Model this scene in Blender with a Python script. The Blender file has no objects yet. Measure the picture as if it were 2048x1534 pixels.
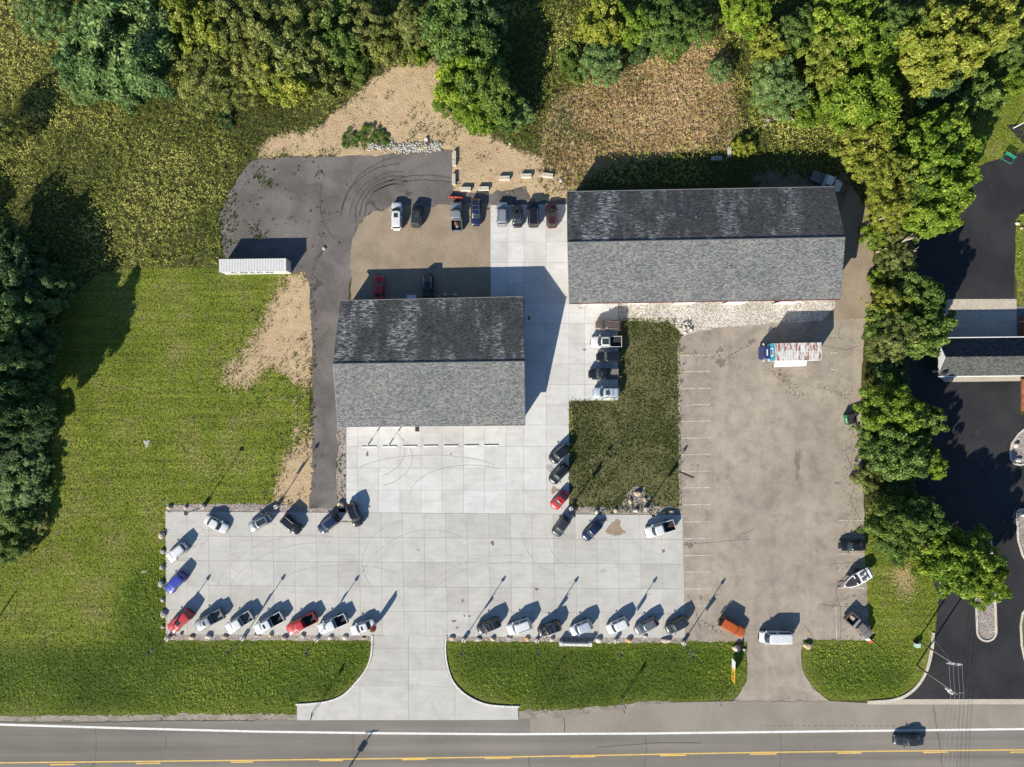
import bpy, bmesh, math, random
import numpy as np
from mathutils import Vector, Matrix

# ------------------------------------------------------------------ camera, light, exposure
S = 11.2            # photo pixels per metre on the ground
H = 122.0           # drone height
sc = bpy.context.scene
cam = bpy.data.cameras.new('drone_camera')
camo = bpy.data.objects.new('drone_camera', cam)
sc.collection.objects.link(camo)
camo.location = (0, 0, H)
cam.sensor_width = 36.0
cam.lens = 36.0 * H / (2048 / S)
cam.clip_start = 0.5
cam.clip_end = 4000
sc.camera = camo

SUN_EL = math.radians(28.4)
SUN_AZ = math.atan2(-0.55, -0.835)        # where the sun stands, clockwise from north
world = bpy.data.worlds.new('World')
sc.world = world
world.use_nodes = True
wn = world.node_tree.nodes
sky = wn.new('ShaderNodeTexSky')
sky.sky_type = 'NISHITA'
sky.sun_disc = False
sky.sun_elevation = SUN_EL
sky.sun_rotation = SUN_AZ % (2 * math.pi)
sky.air_density = 1.0
sky.dust_density = 0.2
sky.ozone_density = 5.0
bg = wn['Background']
bg.inputs['Strength'].default_value = 0.078
world.node_tree.links.new(sky.outputs[0], bg.inputs['Color'])

sun = bpy.data.lights.new('sun', 'SUN')
sun.energy = 4.8
sun.angle = math.radians(0.5)
sun.color = (1.0, 0.93, 0.80)
suno = bpy.data.objects.new('sun', sun)
sc.collection.objects.link(suno)
ld = Vector((0.55 * math.cos(SUN_EL), 0.835 * math.cos(SUN_EL), -math.sin(SUN_EL)))
suno.rotation_euler = ld.to_track_quat('-Z', 'Y').to_euler()
suno.location = (-60, -90, 90)

sc.view_settings.view_transform = 'Standard'
sc.view_settings.look = 'None'
sc.view_settings.exposure = 0.82
sc.view_settings.gamma = 1.0
sc.cycles.max_bounces = 5
sc.cycles.diffuse_bounces = 2
sc.cycles.glossy_bounces = 2
sc.cycles.transmission_bounces = 3
sc.cycles.transparent_max_bounces = 4

rng = np.random.default_rng(7)
random.seed(7)
COL = sc.collection
PI = math.pi

def W(px, py, z=0.0):
    f = (H - z) / H
    return Vector(((px - 1024) / S * f, (767 - py) / S * f, z))

def WL(pts, z=0.0):
    return [W(x, y, z) for x, y in pts]

# ------------------------------------------------------------------ naming helpers
def tag(o, label=None, cat=None, group=None, kind=None):
    if label: o['label'] = label
    if cat: o['category'] = cat
    if group: o['group'] = group
    if kind: o['kind'] = kind
    return o

def empty(name, loc, rz=0.0, label=None, cat=None, group=None):
    o = bpy.data.objects.new(name, None)
    o.empty_display_size = 0.3
    COL.objects.link(o)
    o.location = loc
    o.rotation_euler = (0, 0, rz)
    return tag(o, label, cat, group)

def obj(name, me, mat=None, parent=None, loc=None, rot=None, kind=None):
    o = bpy.data.objects.new(name, me)
    COL.objects.link(o)
    if parent is not None: o.parent = parent
    if loc is not None: o.location = loc
    if rot is not None: o.rotation_euler = rot
    if mat is not None:
        if len(me.materials) == 0: me.materials.append(mat)
        if me.materials[0] is not mat:
            o.material_slots[0].link = 'OBJECT'
            o.material_slots[0].material = mat
    if kind: o['kind'] = kind
    return o

def mesh(name, v, f, smooth=False):
    me = bpy.data.meshes.new(name)
    me.from_pydata([tuple(p) for p in v], [], [tuple(q) for q in f])
    me.update()
    if smooth:
        me.polygons.foreach_set('use_smooth', [True] * len(me.polygons))
    return me

def bigmesh(name, V, F, tint=None, smooth=False):
    V = np.asarray(V, dtype=np.float32); F = np.asarray(F, dtype=np.int32)
    n, k = F.shape
    me = bpy.data.meshes.new(name)
    me.vertices.add(len(V)); me.vertices.foreach_set('co', V.ravel())
    me.loops.add(n * k); me.loops.foreach_set('vertex_index', F.ravel())
    me.polygons.add(n)
    me.polygons.foreach_set('loop_start', np.arange(0, n * k, k, dtype=np.int32))
    if smooth: me.polygons.foreach_set('use_smooth', np.ones(n, dtype=bool))
    if tint is not None:
        a = me.attributes.new('tint', 'FLOAT', 'FACE')
        a.data.foreach_set('value', np.asarray(tint, dtype=np.float32))
    me.update(calc_edges=True)
    return me

class MB:
    """collects simple solids into one mesh"""
    def __init__(s): s.v = []; s.f = []
    def add(s, v, f):
        b = len(s.v); s.v += [tuple(p) for p in v]; s.f += [tuple(i + b for i in q) for q in f]
        return s
    def box(s, x0, x1, y0, y1, z0, z1, M=None):
        v = [Vector(p) for p in ((x0,y0,z0),(x1,y0,z0),(x1,y1,z0),(x0,y1,z0),(x0,y0,z1),(x1,y0,z1),(x1,y1,z1),(x0,y1,z1))]
        if M is not None: v = [M @ p for p in v]
        return s.add(v, [(3,2,1,0),(4,5,6,7),(0,1,5,4),(1,2,6,5),(2,3,7,6),(3,0,4,7)])
    def tube(s, pts, r, n=6, r2=None):
        pts = [Vector(p) for p in pts]; m = len(pts); v = []; f = []
        for i, p in enumerate(pts):
            d = (pts[min(i+1, m-1)] - pts[max(i-1, 0)]).normalized()
            a = d.orthogonal().normalized(); b = d.cross(a)
            t = i / max(1, m-1); rr = r if r2 is None else r + (r2 - r) * t
            for k in range(n):
                an = 2*PI*k/n
                v.append(p + (a*math.cos(an) + b*math.sin(an)) * rr)
        for i in range(m-1):
            for k in range(n):
                f.append((i*n+k, i*n+(k+1)%n, (i+1)*n+(k+1)%n, (i+1)*n+k))
        f.append(tuple(range(n))[::-1]); f.append(tuple((m-1)*n+k for k in range(n)))
        return s.add(v, f)
    def prism(s, poly, z0, z1):
        n = len(poly)
        a = sum(poly[i][0]*poly[(i+1)%n][1]-poly[(i+1)%n][0]*poly[i][1] for i in range(n))
        if a < 0: poly = poly[::-1]
        v = [(p[0], p[1], z0) for p in poly] + [(p[0], p[1], z1) for p in poly]
        f = [tuple(range(n))[::-1], tuple(range(n, 2*n))]
        f += [(i, (i+1)%n, n+(i+1)%n, n+i) for i in range(n)]
        return s.add(v, f)
    def me(s, name, smooth=False): return mesh(name, s.v, s.f, smooth)

# ------------------------------------------------------------------ materials
def L(t, a, b): t.links.new(a, b)

def newmat(name):
    m = bpy.data.materials.new(name); m.use_nodes = True
    t = m.node_tree; b = t.nodes['Principled BSDF']
    return m, t, b

def noise(t, scale, detail=6, rough=0.6, vec=None, dist=0.0):
    n = t.nodes.new('ShaderNodeTexNoise'); n.inputs['Scale'].default_value = scale
    n.inputs['Detail'].default_value = detail; n.inputs['Roughness'].default_value = rough
    n.inputs['Distortion'].default_value = dist
    if vec is not None: L(t, vec, n.inputs['Vector'])
    return n.outputs['Fac']

def ramp(t, fac, stops):
    r = t.nodes.new('ShaderNodeValToRGB'); L(t, fac, r.inputs[0])
    e = r.color_ramp.elements
    while len(e) > 1: e.remove(e[-1])
    for i, (p, c) in enumerate(stops):
        q = e[0] if i == 0 else e.new(p)
        q.position = p
        q.color = (*c, 1) if not isinstance(c, (int, float)) else (c, c, c, 1)
    return r.outputs[0]

def mix(t, fac, a, b, mode='MIX'):
    m = t.nodes.new('ShaderNodeMix'); m.data_type = 'RGBA'; m.blend_type = mode
    for sock, val in ((m.inputs[0], fac), (m.inputs[6], a), (m.inputs[7], b)):
        if hasattr(val, 'is_linked'): L(t, val, sock)
        elif isinstance(val, (int, float)): sock.default_value = val
        else: sock.default_value = (*val, 1)
    return m.outputs[2]

def mth(t, op, a, b=None, c=None):
    m = t.nodes.new('ShaderNodeMath'); m.operation = op
    for i, val in enumerate((a, b, c)):
        if val is None: continue
        if hasattr(val, 'is_linked'): L(t, val, m.inputs[i])
        else: m.inputs[i].default_value = val
    return m.outputs[0]

def sstep(t, x, lo, hi):
    m = t.nodes.new('ShaderNodeMapRange'); m.interpolation_type = 'SMOOTHSTEP'
    L(t, x, m.inputs[0]); m.inputs[1].default_value = lo; m.inputs[2].default_value = hi
    return m.outputs[0]

def bump(t, b, h, strength=0.5, dist=0.05):
    n = t.nodes.new('ShaderNodeBump'); n.inputs['Strength'].default_value = strength
    n.inputs['Distance'].default_value = dist
    L(t, h, n.inputs['Height']); L(t, n.outputs[0], b.inputs['Normal'])

def coords(t, kind='Object', scale=(1,1,1)):
    c = t.nodes.new('ShaderNodeTexCoord').outputs[kind]
    if scale != (1,1,1):
        m = t.nodes.new('ShaderNodeMapping'); m.inputs['Scale'].default_value = scale
        L(t, c, m.inputs[0]); return m.outputs[0]
    return c

def wpos(t, scale=(1,1,1)):
    c = t.nodes.new('ShaderNodeNewGeometry').outputs['Position']
    if scale != (1,1,1):
        m = t.nodes.new('ShaderNodeMapping'); m.inputs['Scale'].default_value = scale
        L(t, c, m.inputs[0]); return m.outputs[0]
    return c

def attr(t, name):
    a = t.nodes.new('ShaderNodeAttribute'); a.attribute_name = name
    return a.outputs['Fac']

def plain(name, c, rough=0.6, metal=0.0, coat=0.0, var=0.12, scale=3.0):
    m, t, b = newmat(name)
    n = noise(t, scale, 5, 0.6, coords(t))
    L(t, ramp(t, n, [(0.3, tuple(x*(1-var) for x in c)), (0.7, tuple(min(1, x*(1+var)) for x in c))]), b.inputs['Base Color'])
    b.inputs['Roughness'].default_value = rough; b.inputs['Metallic'].default_value = metal
    b.inputs['Coat Weight'].default_value = coat
    return m

def paint(name, c, metal=0.0, rough=0.35):
    m, t, b = newmat(name)
    n = noise(t, 2.0, 3, 0.5, coords(t))
    L(t, ramp(t, n, [(0.3, tuple(x*0.92 for x in c)), (0.7, c)]), b.inputs['Base Color'])
    dust = noise(t, 9.0, 6, 0.7, coords(t))
    L(t, mth(t, 'MULTIPLY_ADD', dust, 0.25, rough - 0.1), b.inputs['Roughness'])
    b.inputs['Metallic'].default_value = metal
    b.inputs['Coat Weight'].default_value = 0.7; b.inputs['Coat Roughness'].default_value = 0.06
    return m

def grainy(name, c1, c2, big=0.12, fine=6.0, rough=0.9, bstr=0.6, bdist=0.04, spots=None, cells=None):
    """mottled mineral surface: large patches, fine speckle, optional dark spots and stone cells"""
    m, t, b = newmat(name)
    p = wpos(t)
    n1 = noise(t, big, 6, 0.62, p, 0.4); n2 = noise(t, fine, 4, 0.82, p)
    c = mix(t, sstep(t, n1, 0.3, 0.7), c1, c2)
    c = mix(t, 1.0, c, ramp(t, n2, [(0.28, 0.45), (0.5, 1.0), (0.72, 1.55)]), 'MULTIPLY')
    h = n2
    if cells:
        v = t.nodes.new('ShaderNodeTexVoronoi'); v.inputs['Scale'].default_value = cells
        L(t, p, v.inputs['Vector'])
        sep = t.nodes.new('ShaderNodeSeparateColor'); L(t, v.outputs['Color'], sep.inputs[0])
        c = mix(t, 1.0, c, ramp(t, sep.outputs[0], [(0.0, 0.55), (0.4, 0.95), (1.0, 1.4)]), 'MULTIPLY')
        h = v.outputs['Distance']
    if spots:
        s = noise(t, spots[0], 5, 0.6, p, 1.0)
        c = mix(t, sstep(t, s, spots[1], spots[1] + 0.08), c, spots[2])
    L(t, c, b.inputs['Base Color'])
    b.inputs['Roughness'].default_value = rough
    b.inputs['Specular IOR Level'].default_value = 0.25
    bump(t, b, h, bstr, bdist)
    return m

def leafmat(name, dark, mid, light, trans=0.35):
    m, t, b = newmat(name)
    a = attr(t, 'tint')
    oi = t.nodes.new('ShaderNodeObjectInfo')
    c = ramp(t, a, [(0.0, dark), (0.5, mid), (1.0, light)])
    r = ramp(t, oi.outputs['Random'], [(0, (0.85, 0.9, 0.9)), (1, (1.15, 1.1, 0.95))])
    c = mix(t, 1.0, c, r, 'MULTIPLY')
    L(t, c, b.inputs['Base Color']); b.inputs['Roughness'].default_value = 0.55
    b.inputs['Specular IOR Level'].default_value = 0.3
    tr = t.nodes.new('ShaderNodeBsdfTranslucent'); L(t, c, tr.inputs[0])
    ms = t.nodes.new('ShaderNodeMixShader'); ms.inputs[0].default_value = trans
    L(t, b.outputs[0], ms.inputs[1]); L(t, tr.outputs[0], ms.inputs[2])
    L(t, ms.outputs[0], t.nodes['Material Output'].inputs[0])
    return m

# ------------------------------------------------------------------ polygons in photo pixels
def pip(X, Y, poly):
    ins = np.zeros(X.shape, bool); n = len(poly)
    for i in range(n):
        x0, y0 = poly[i]; x1, y1 = poly[(i+1) % n]
        if y0 == y1: continue
        c = ((y0 > Y) != (y1 > Y)) & (X < (x1-x0)*(Y-y0)/(y1-y0)+x0)
        ins ^= c
    return ins

def ragged(poly, amp=2.0, step=8.0, seed=1):
    """photo-pixel polygon with a wavering edge"""
    r = random.Random(seed); out = []; n = len(poly)
    for i in range(n):
        a = poly[i]; b = poly[(i+1) % n]
        d = math.hypot(b[0]-a[0], b[1]-a[1]); k = max(1, int(d/step))
        nx, ny = -(b[1]-a[1])/max(d, 1e-6), (b[0]-a[0])/max(d, 1e-6)
        for j in range(k):
            o = r.gauss(0, amp) * (0.3 if j == 0 else 1)
            out.append((a[0]+(b[0]-a[0])*j/k + nx*o, a[1]+(b[1]-a[1])*j/k + ny*o))
    return out

def sheet(name, poly, z, mat, label=None, cat=None, parent=None, kind='structure'):
    me = mesh(name, WL(poly, 0), [tuple(range(len(poly)))])
    for v in me.vertices: v.co.z = z
    if me.polygons[0].normal.z < 0: me.flip_normals()
    o = obj(name, me, mat, parent)
    if parent is None: tag(o, label, cat, None, kind)
    return o

def ribbon(pts, w):
    """quads of width w along world points (list of (x,y)); returns verts2d, faces"""
    v = []; f = []; m = len(pts)
    for i in range(m):
        a = Vector(pts[max(i-1, 0)][:2]); b = Vector(pts[min(i+1, m-1)][:2])
        d = (b-a).normalized(); nrm = Vector((-d.y, d.x)); p = Vector(pts[i][:2])
        v += [p+nrm*w/2, p-nrm*w/2]
    f = [(2*i+1, 2*i+3, 2*i+2, 2*i) for i in range(m-1)]
    return v, f

def strip(name, pxpts, w, z, mat, parent=None, **k):
    v, f = ribbon([W(x, y) for x, y in pxpts], w)
    me = mesh(name, [(p.x, p.y, z) for p in v], f)
    o = obj(name, me, mat, parent)
    if parent is None: tag(o, **k)
    return o

def kerb(name, pxpts, w, z1, mat, parent=None, z0=0.0, **k):
    v, f = ribbon([W(x, y) for x, y in pxpts], w)
    m = len(v); q = []
    V = [(p.x, p.y, z0) for p in v] + [(p.x, p.y, z1) for p in v]
    for a in f: q.append(tuple(i+m for i in a))
    for i in range(0, m-2, 2):
        q += [(i, i+2, i+2+m, i+m), (i+3, i+1, i+1+m, i+3+m)]
    q += [(1, 0, m, m+1), (m-2, m-1, 2*m-1, 2*m-2)]
    o = obj(name, mesh(name, V, q), mat, parent)
    if parent is None: tag(o, **k)
    return o

def smooth_px(pts, k=6):
    """Catmull-Rom through photo pixels"""
    out = []; n = len(pts)
    for i in range(n-1):
        p0, p1, p2, p3 = pts[max(i-1,0)], pts[i], pts[i+1], pts[min(i+2,n-1)]
        for j in range(k):
            t = j/k
            out.append(tuple(0.5*((2*p1[c]) + (-p0[c]+p2[c])*t + (2*p0[c]-5*p1[c]+4*p2[c]-p3[c])*t*t + (-p0[c]+3*p1[c]-3*p2[c]+p3[c])*t**3) for c in (0,1)))
    out.append(pts[-1]); return out
# ------------------------------------------------------------------ ground regions (photo pixels)
LAWN_W = [(-200,1120),(-30,1122),(20,1100),(70,1090),(95,1060),(104,960),(108,800),(104,700),(120,640),(150,590),(200,545),(300,536),(440,538),(590,545),(612,570),(622,1022),(331,1022),(331,1270),(745,1270),(745,1310),(715,1365),(660,1403),(594,1410),(594,1440),(-200,1440)]
LAWN_S = [(889,1270),(1370,1278),(1492,1282),(1494,1360),(1480,1385),(1463,1402),(1335,1405),(1300,1409),(1150,1430),(1037,1436),(1036,1413),(965,1408),(930,1392),(905,1365),(893,1330)]
LAWN_E = [(1605,1278),(1738,1282),(1735,1200),(1725,1100),(1740,1000),(1860,1050),(1878,1180),(1870,1290),(1850,1345),(1825,1378),(1790,1398),(1660,1402),(1625,1375),(1605,1345)]
LAWN_N = [(1960,330),(1935,340),(1900,330),(1870,290),(1900,250),(1980,180),(2060,160),(2300,160),(2300,330),(2048,300)]
LAWN_M = [(1138,802),(1236,800),(1236,640),(1350,640),(1359,680),(1357,1030),(1138,1026)]
LAWN_R = [(2030,440),(2060,410),(2300,410),(2300,615),(2033,612)]
SAND = [(505,315),(512,295),(535,275),(620,262),(680,215),(715,180),(735,150),(790,122),(840,128),(882,120),(892,180),(905,225),(940,250),(1005,285),(1060,310),(1115,345),(1135,380),(1132,408),(985,412),(905,385),(905,300),(760,312),(620,314)]
SAND_W = [(580,556),(624,556),(630,760),(630,1024),(556,1024),(566,985),(580,940),(598,890),(606,830),(603,770),(585,730),(545,712),(520,722),(485,782),(450,780),(470,735),(520,690),(536,650),(560,600)]
BARE = [[(88,1262),(150,1256),(170,1275),(168,1300),(140,1310),(105,1292)],[(95,1322),(128,1312),(135,1340),(122,1372),(96,1358)],[(165,1270),(185,1265),(180,1290)],[(150,720),(260,700),(240,760),(170,790)],[(330,930),(430,900),(470,950),(380,990)],[(1770,1120),(1850,1110),(1850,1220),(1780,1230)]]
DRY = [(1085,260),(1110,200),(1180,165),(1290,120),(1400,88),(1452,86),(1465,180),(1480,270),(1470,300),(1390,300),(1200,330),(1140,390),(1090,330)]
NE_DIRT = [(1500,335),(1700,340),(1745,440),(1745,560),(1728,640),(1660,640),(1640,560),(1640,420),(1500,390)]

gx = np.concatenate([[-1500,-700,-350,-200,-140], np.arange(-104, 104.01, 0.4), [140,200,350,700,1500]])
gy = np.concatenate([[-1500,-700,-350,-200,-120], np.arange(-76, 80.01, 0.4), [120,200,350,700,1500]])
GX, GY = np.meshgrid(gx, gy)
PXg = GX * S + 1024; PYg = 767 - GY * S

def blur(a, r):
    for ax in (0, 1):
        p = np.concatenate([np.repeat(a.take([0], ax), r+1, ax), a, np.repeat(a.take([-1], ax), r, ax)], ax)
        c = np.cumsum(p, ax)
        n = a.shape[ax]
        a = (c.take(range(2*r+1, 2*r+1+n), ax) - c.take(range(0, n), ax)) / (2*r+1)
    return a

def vnoise(shape, cell, seed):
    r = np.random.default_rng(seed)
    ny, nx = shape
    g = r.random((ny//cell+3, nx//cell+3))
    y = np.arange(ny)/cell; x = np.arange(nx)/cell
    yi = y.astype(int); xi = x.astype(int)
    fy = (y-yi)[:, None]; fx = (x-xi)[None]
    fy = fy*fy*(3-2*fy); fx = fx*fx*(3-2*fx)
    a = g[yi][:, xi]; b = g[yi][:, xi+1]; c = g[yi+1][:, xi]; d = g[yi+1][:, xi+1]
    return (a*(1-fx)+b*fx)*(1-fy) + (c*(1-fx)+d*fx)*fy

sh = GX.shape
def region(*polys, r=2):
    m = np.zeros(sh, bool)
    for p in polys: m |= pip(PXg, PYg, p)
    return blur(m.astype(float), r)

wob = (vnoise(sh, 22, 1)*0.5 + vnoise(sh, 9, 2)*0.3 + vnoise(sh, 4, 3)*0.2)
A_lawn = region(LAWN_W, LAWN_S, LAWN_E, LAWN_N, LAWN_R, r=1)
A_plot = region(LAWN_M, r=1)
A_sand = region(SAND, r=4); A_sand = np.clip(A_sand + (wob-0.5)*0.9*(A_sand > 0.02)*(A_sand < 0.98), 0, 1)
A_sandw = region(SAND_W, r=9)
A_sand = np.maximum(A_sand, np.clip(A_sandw*1.6 + (wob-0.5)*0.75*(A_sandw > 0.02), 0, 1))
A_dry = np.clip(region(DRY, r=6) * (0.55 + 0.9*wob), 0, 1)
A_dry = np.maximum(A_dry, np.clip(region(*BARE, r=6)*(0.05+0.75*wob), 0, 1))
A_dirt2 = region(NE_DIRT, r=4)*0.7
LUSH_P = [[(-60,1300),(331,1285),(745,1285),(735,1340),(700,1375),(650,1400),(590,1400),(590,1420),(-60,1425)], [(892,1284),(1370,1288),(1490,1290),(1490,1365),(1460,1398),(1300,1402),(1140,1420),(1045,1420),(1036,1408),(970,1402),(915,1370)], [(1612,1285),(1735,1288),(1800,1300),(1830,1340),(1800,1390),(1665,1398),(1625,1360)], [(240,1180),(331,1080),(331,1285),(240,1300)], [(470,350),(500,322),(480,400),(440,430),(440,545),(405,545),(410,460),(425,400)], [(420,545),(600,545),(600,560),(420,556)]]
A_lush = region(*LUSH_P, r=5)
paved = region([(300,1000),(1760,1000),(1760,1290),(300,1290)], [(425,290),(1160,290),(1160,1050),(425,1050)],
               [(1100,370),(1760,370),(1760,1290),(1100,1290)], [(-3000,1385),(4000,1385),(4000,1700),(-3000,1700)],
               [(580,1260),(1050,1260),(1050,1440),(580,1440)], [(1440,1270),(1680,1270),(1680,1420),(1440,1420)], [(1110,580),(1260,580),(1260,830),(1110,830)], [(1780,300),(3000,300),(3000,1440),(1780,1440)], r=6)
relief = (vnoise(sh, 40, 4)-0.5)*1.0 + (vnoise(sh, 12, 5)-0.5)*0.35 + (vnoise(sh, 3, 6)-0.5)*0.10*(0.4+A_sand)
GZ = -0.02 + relief*0.5*np.clip(1-paved*1.3, 0, 1)*(0.35+0.65*(1-A_lawn))
GZ -= 0.004*(paved > 0.3)
gv = np.stack([GX, GY, GZ], -1).reshape(-1, 3)
ny_, nx_ = sh
ii = (np.arange(ny_-1)[:, None]*nx_ + np.arange(nx_-1)[None]).ravel()
gf = np.stack([ii, ii+1, ii+1+nx_, ii+nx_], 1)
gme = bigmesh('ground', gv, gf, smooth=True)
for nm, arr in (('lawn', A_lawn), ('sand', A_sand), ('dry', A_dry), ('dirt', A_dirt2), ('plot', A_plot), ('lush', A_lush)):
    a = gme.attributes.new(nm, 'FLOAT', 'POINT'); a.data.foreach_set('value', arr.astype(np.float32).ravel())

def sample(arr, x, y):
    i = np.clip(np.searchsorted(gx, x)-1, 0, nx_-2); j = np.clip(np.searchsorted(gy, y)-1, 0, ny_-2)
    return arr[j, i]

# ground material
mg, t, b = newmat('ground_cover')
p = wpos(t)
nb = noise(t, 0.10, 5, 0.6, p, 0.6); nm_ = noise(t, 0.55, 5, 0.65, p); nf = noise(t, 3.2, 4, 0.7, p); nff = noise(t, 9.0, 2, 0.6, p)
gl = ramp(t, nb, [(0.30, (0.100,0.136,0.016)), (0.5, (0.145,0.178,0.024)), (0.68, (0.188,0.182,0.055))])
gl = mix(t, sstep(t, nm_, 0.52, 0.72), gl, (0.165,0.150,0.062))
gl = mix(t, 1.0, gl, ramp(t, nf, [(0.27, 0.25), (0.5, 1.0), (0.73, 1.9)]), 'MULTIPLY')
soil = mix(t, nm_, (0.042,0.048,0.014), (0.090,0.088,0.030))
mow = noise(t, 1.1, 3, .6, wpos(t, (0.05, 1.0, 1.0)))
gl = mix(t, 1.0, gl, ramp(t, mow, [(0.35, 0.80), (0.65, 1.18)]), 'MULTIPLY')
gl = mix(t, mth(t, 'MULTIPLY', attr(t, 'lush'), 0.85), gl, mix(t, nm_, (0.028,0.045,0.009), (0.080,0.110,0.018)))
c = mix(t, sstep(t, attr(t, 'lawn'), 0.35, 0.65), soil, gl)
c = mix(t, attr(t, 'plot'), c, mix(t, nf, (0.085,0.082,0.030), (0.175,0.160,0.080)))
dryc = mix(t, nm_, (0.30,0.205,0.105), (0.52,0.40,0.23))
dn = mth(t, 'ADD', attr(t, 'dry'), mth(t, 'MULTIPLY', mth(t, 'SUBTRACT', nf, 0.5), 1.2))
c = mix(t, sstep(t, dn, 0.35, 0.6), c, dryc)
d2 = mth(t, 'ADD', attr(t, 'dirt'), mth(t, 'MULTIPLY', mth(t, 'SUBTRACT', nm_, 0.5), 1.4))
c = mix(t, sstep(t, d2, 0.4, 0.65), c, (0.20,0.16,0.11))
sn = mth(t, 'ADD', attr(t, 'sand'), mth(t, 'MULTIPLY', mth(t, 'SUBTRACT', mth(t, 'ADD', mth(t, 'MULTIPLY', nf, 0.6), mth(t, 'MULTIPLY', nm_, 0.4)), 0.5), 2.2))
sandc = mix(t, nm_, (0.36,0.265,0.150), (0.60,0.46,0.285))
sandc = mix(t, sstep(t, nb, .35, .65), sandc, mix(t, nm_, (0.34,0.235,0.145), (0.54,0.40,0.25)))
sandc = mix(t, 1.0, sandc, ramp(t, nff, [(0.3, 0.88), (0.7, 1.08)]), 'MULTIPLY')
c = mix(t, sstep(t, sn, 0.42, 0.56), c, sandc)
L(t, c, b.inputs['Base Color']); b.inputs['Roughness'].default_value = 0.95
b.inputs['Specular IOR Level'].default_value = 0.1
bump(t, b, mth(t, 'ADD', mth(t, 'MULTIPLY', nm_, 1.5), mth(t, 'ADD', nf, mth(t, 'MULTIPLY', nff, 0.3))), 0.8, 0.14)
ground = obj('ground', gme, mg)
tag(ground, 'mown lawn, rough meadow soil and bare sandy earth around the car lot', 'ground', None, 'structure')

# ------------------------------------------------------------------ mineral sheets
M_mill = grainy('asphalt_millings', (0.100,0.090,0.083), (0.175,0.158,0.148), 0.16, 5.5, spots=(0.25,0.60,(0.075,0.067,0.063)))
M_bgrav = grainy('brown_gravel', (0.235,0.185,0.130), (0.31,0.25,0.18), 0.25, 6, bstr=0.5)
M_rock = grainy('pale_stone_gravel', (0.40,0.36,0.31), (0.52,0.48,0.43), 0.3, 5, cells=5.5, bstr=0.8, bdist=0.08)
M_pgrav = grainy('grey_pea_gravel', (0.26,0.225,0.20), (0.33,0.29,0.26), 0.4, 9, cells=6.0, bstr=0.8, bdist=0.08)
M_shoulder = grainy('shoulder_gravel', (0.20,0.17,0.135), (0.33,0.29,0.24), 0.4, 6, spots=(0.9,0.58,(0.075,0.085,0.025)))
M_dkasph = grainy('sealed_dark_asphalt', (0.020,0.020,0.023), (0.036,0.035,0.037), 0.12, 8, rough=0.75, bstr=0.2, bdist=0.02, spots=(0.35,0.66,(0.07,0.065,0.06)))
M_walk = grainy('pale_pavement', (0.42,0.37,0.30), (0.47,0.42,0.34), 0.4, 6, bstr=0.1)
M_kerb = grainy('kerb_concrete', (0.46,0.41,0.34), (0.56,0.51,0.44), 0.5, 5, bstr=0.15)
M_wkerb = grainy('new_kerb_concrete', (0.56,0.54,0.50), (0.64,0.62,0.58), 0.5, 5, bstr=0.15)

# old worn asphalt lot with joints and cracks
m, t, b = newmat('worn_tan_asphalt'); M_old = m
p = wpos(t)
n1 = noise(t, 0.07, 6, 0.6, p, 0.6); n2 = noise(t, 0.4, 6, 0.7, p, 0.3); n3 = noise(t, 7.0, 3, 0.7, p)
c = ramp(t, n1, [(0.3, (0.250,0.212,0.172)), (0.5, (0.300,0.258,0.212)), (0.7, (0.360,0.308,0.245))])
c = mix(t, 1.0, c, ramp(t, n2, [(0.3, 0.72), (0.5, 1.0), (0.72, 1.22)]), 'MULTIPLY')
c = mix(t, 1.0, c, ramp(t, n3, [(0.25, 0.72), (0.5, 1.0), (0.75, 1.25)]), 'MULTIPLY')
ps = wpos(t, (1.0, 0.05, 1.0)); lane = noise(t, 0.30, 3, 0.5, ps)
c = mix(t, mth(t, 'MULTIPLY', sstep(t, lane, 0.50, 0.70), 0.35), c, (0.40,0.345,0.275))
wv = t.nodes.new('ShaderNodeMapping'); L(t, p, wv.inputs[0])
nd = t.nodes.new('ShaderNodeTexNoise'); nd.inputs['Scale'].default_value = 0.5; nd.inputs['Detail'].default_value = 5
L(t, p, nd.inputs['Vector'])
va = t.nodes.new('ShaderNodeVectorMath'); va.operation = 'MULTIPLY_ADD'
L(t, nd.outputs['Color'], va.inputs[0]); va.inputs[1].default_value = (2.2,2.2,0); L(t, p, va.inputs[2])
vo = t.nodes.new('ShaderNodeTexVoronoi'); vo.feature = 'DISTANCE_TO_EDGE'; vo.inputs['Scale'].default_value = 0.16
L(t, va.outputs[0], vo.inputs['Vector'])
gate = sstep(t, noise(t, 0.09, 3, 0.5, p), 0.50, 0.60)
cr = mth(t, 'MULTIPLY', mth(t, 'SUBTRACT', 1.0, sstep(t, vo.outputs['Distance'], 0.002, 0.010)), gate)
c = mix(t, mth(t, 'MULTIPLY', cr, 0.35), c, (0.12,0.10,0.075))
oil = sstep(t, noise(t, 0.22, 5, 0.6, wpos(t, (1.7,0.6,1))), 0.69, 0.76)
c = mix(t, mth(t, 'MULTIPLY', oil, 0.6), c, (0.10,0.085,0.07))
L(t, c, b.inputs['Base Color']); b.inputs['Roughness'].default_value = 0.92
b.inputs['Specular IOR Level'].default_value = 0.2
bump(t, b, n3, 0.35, 0.03)

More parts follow.
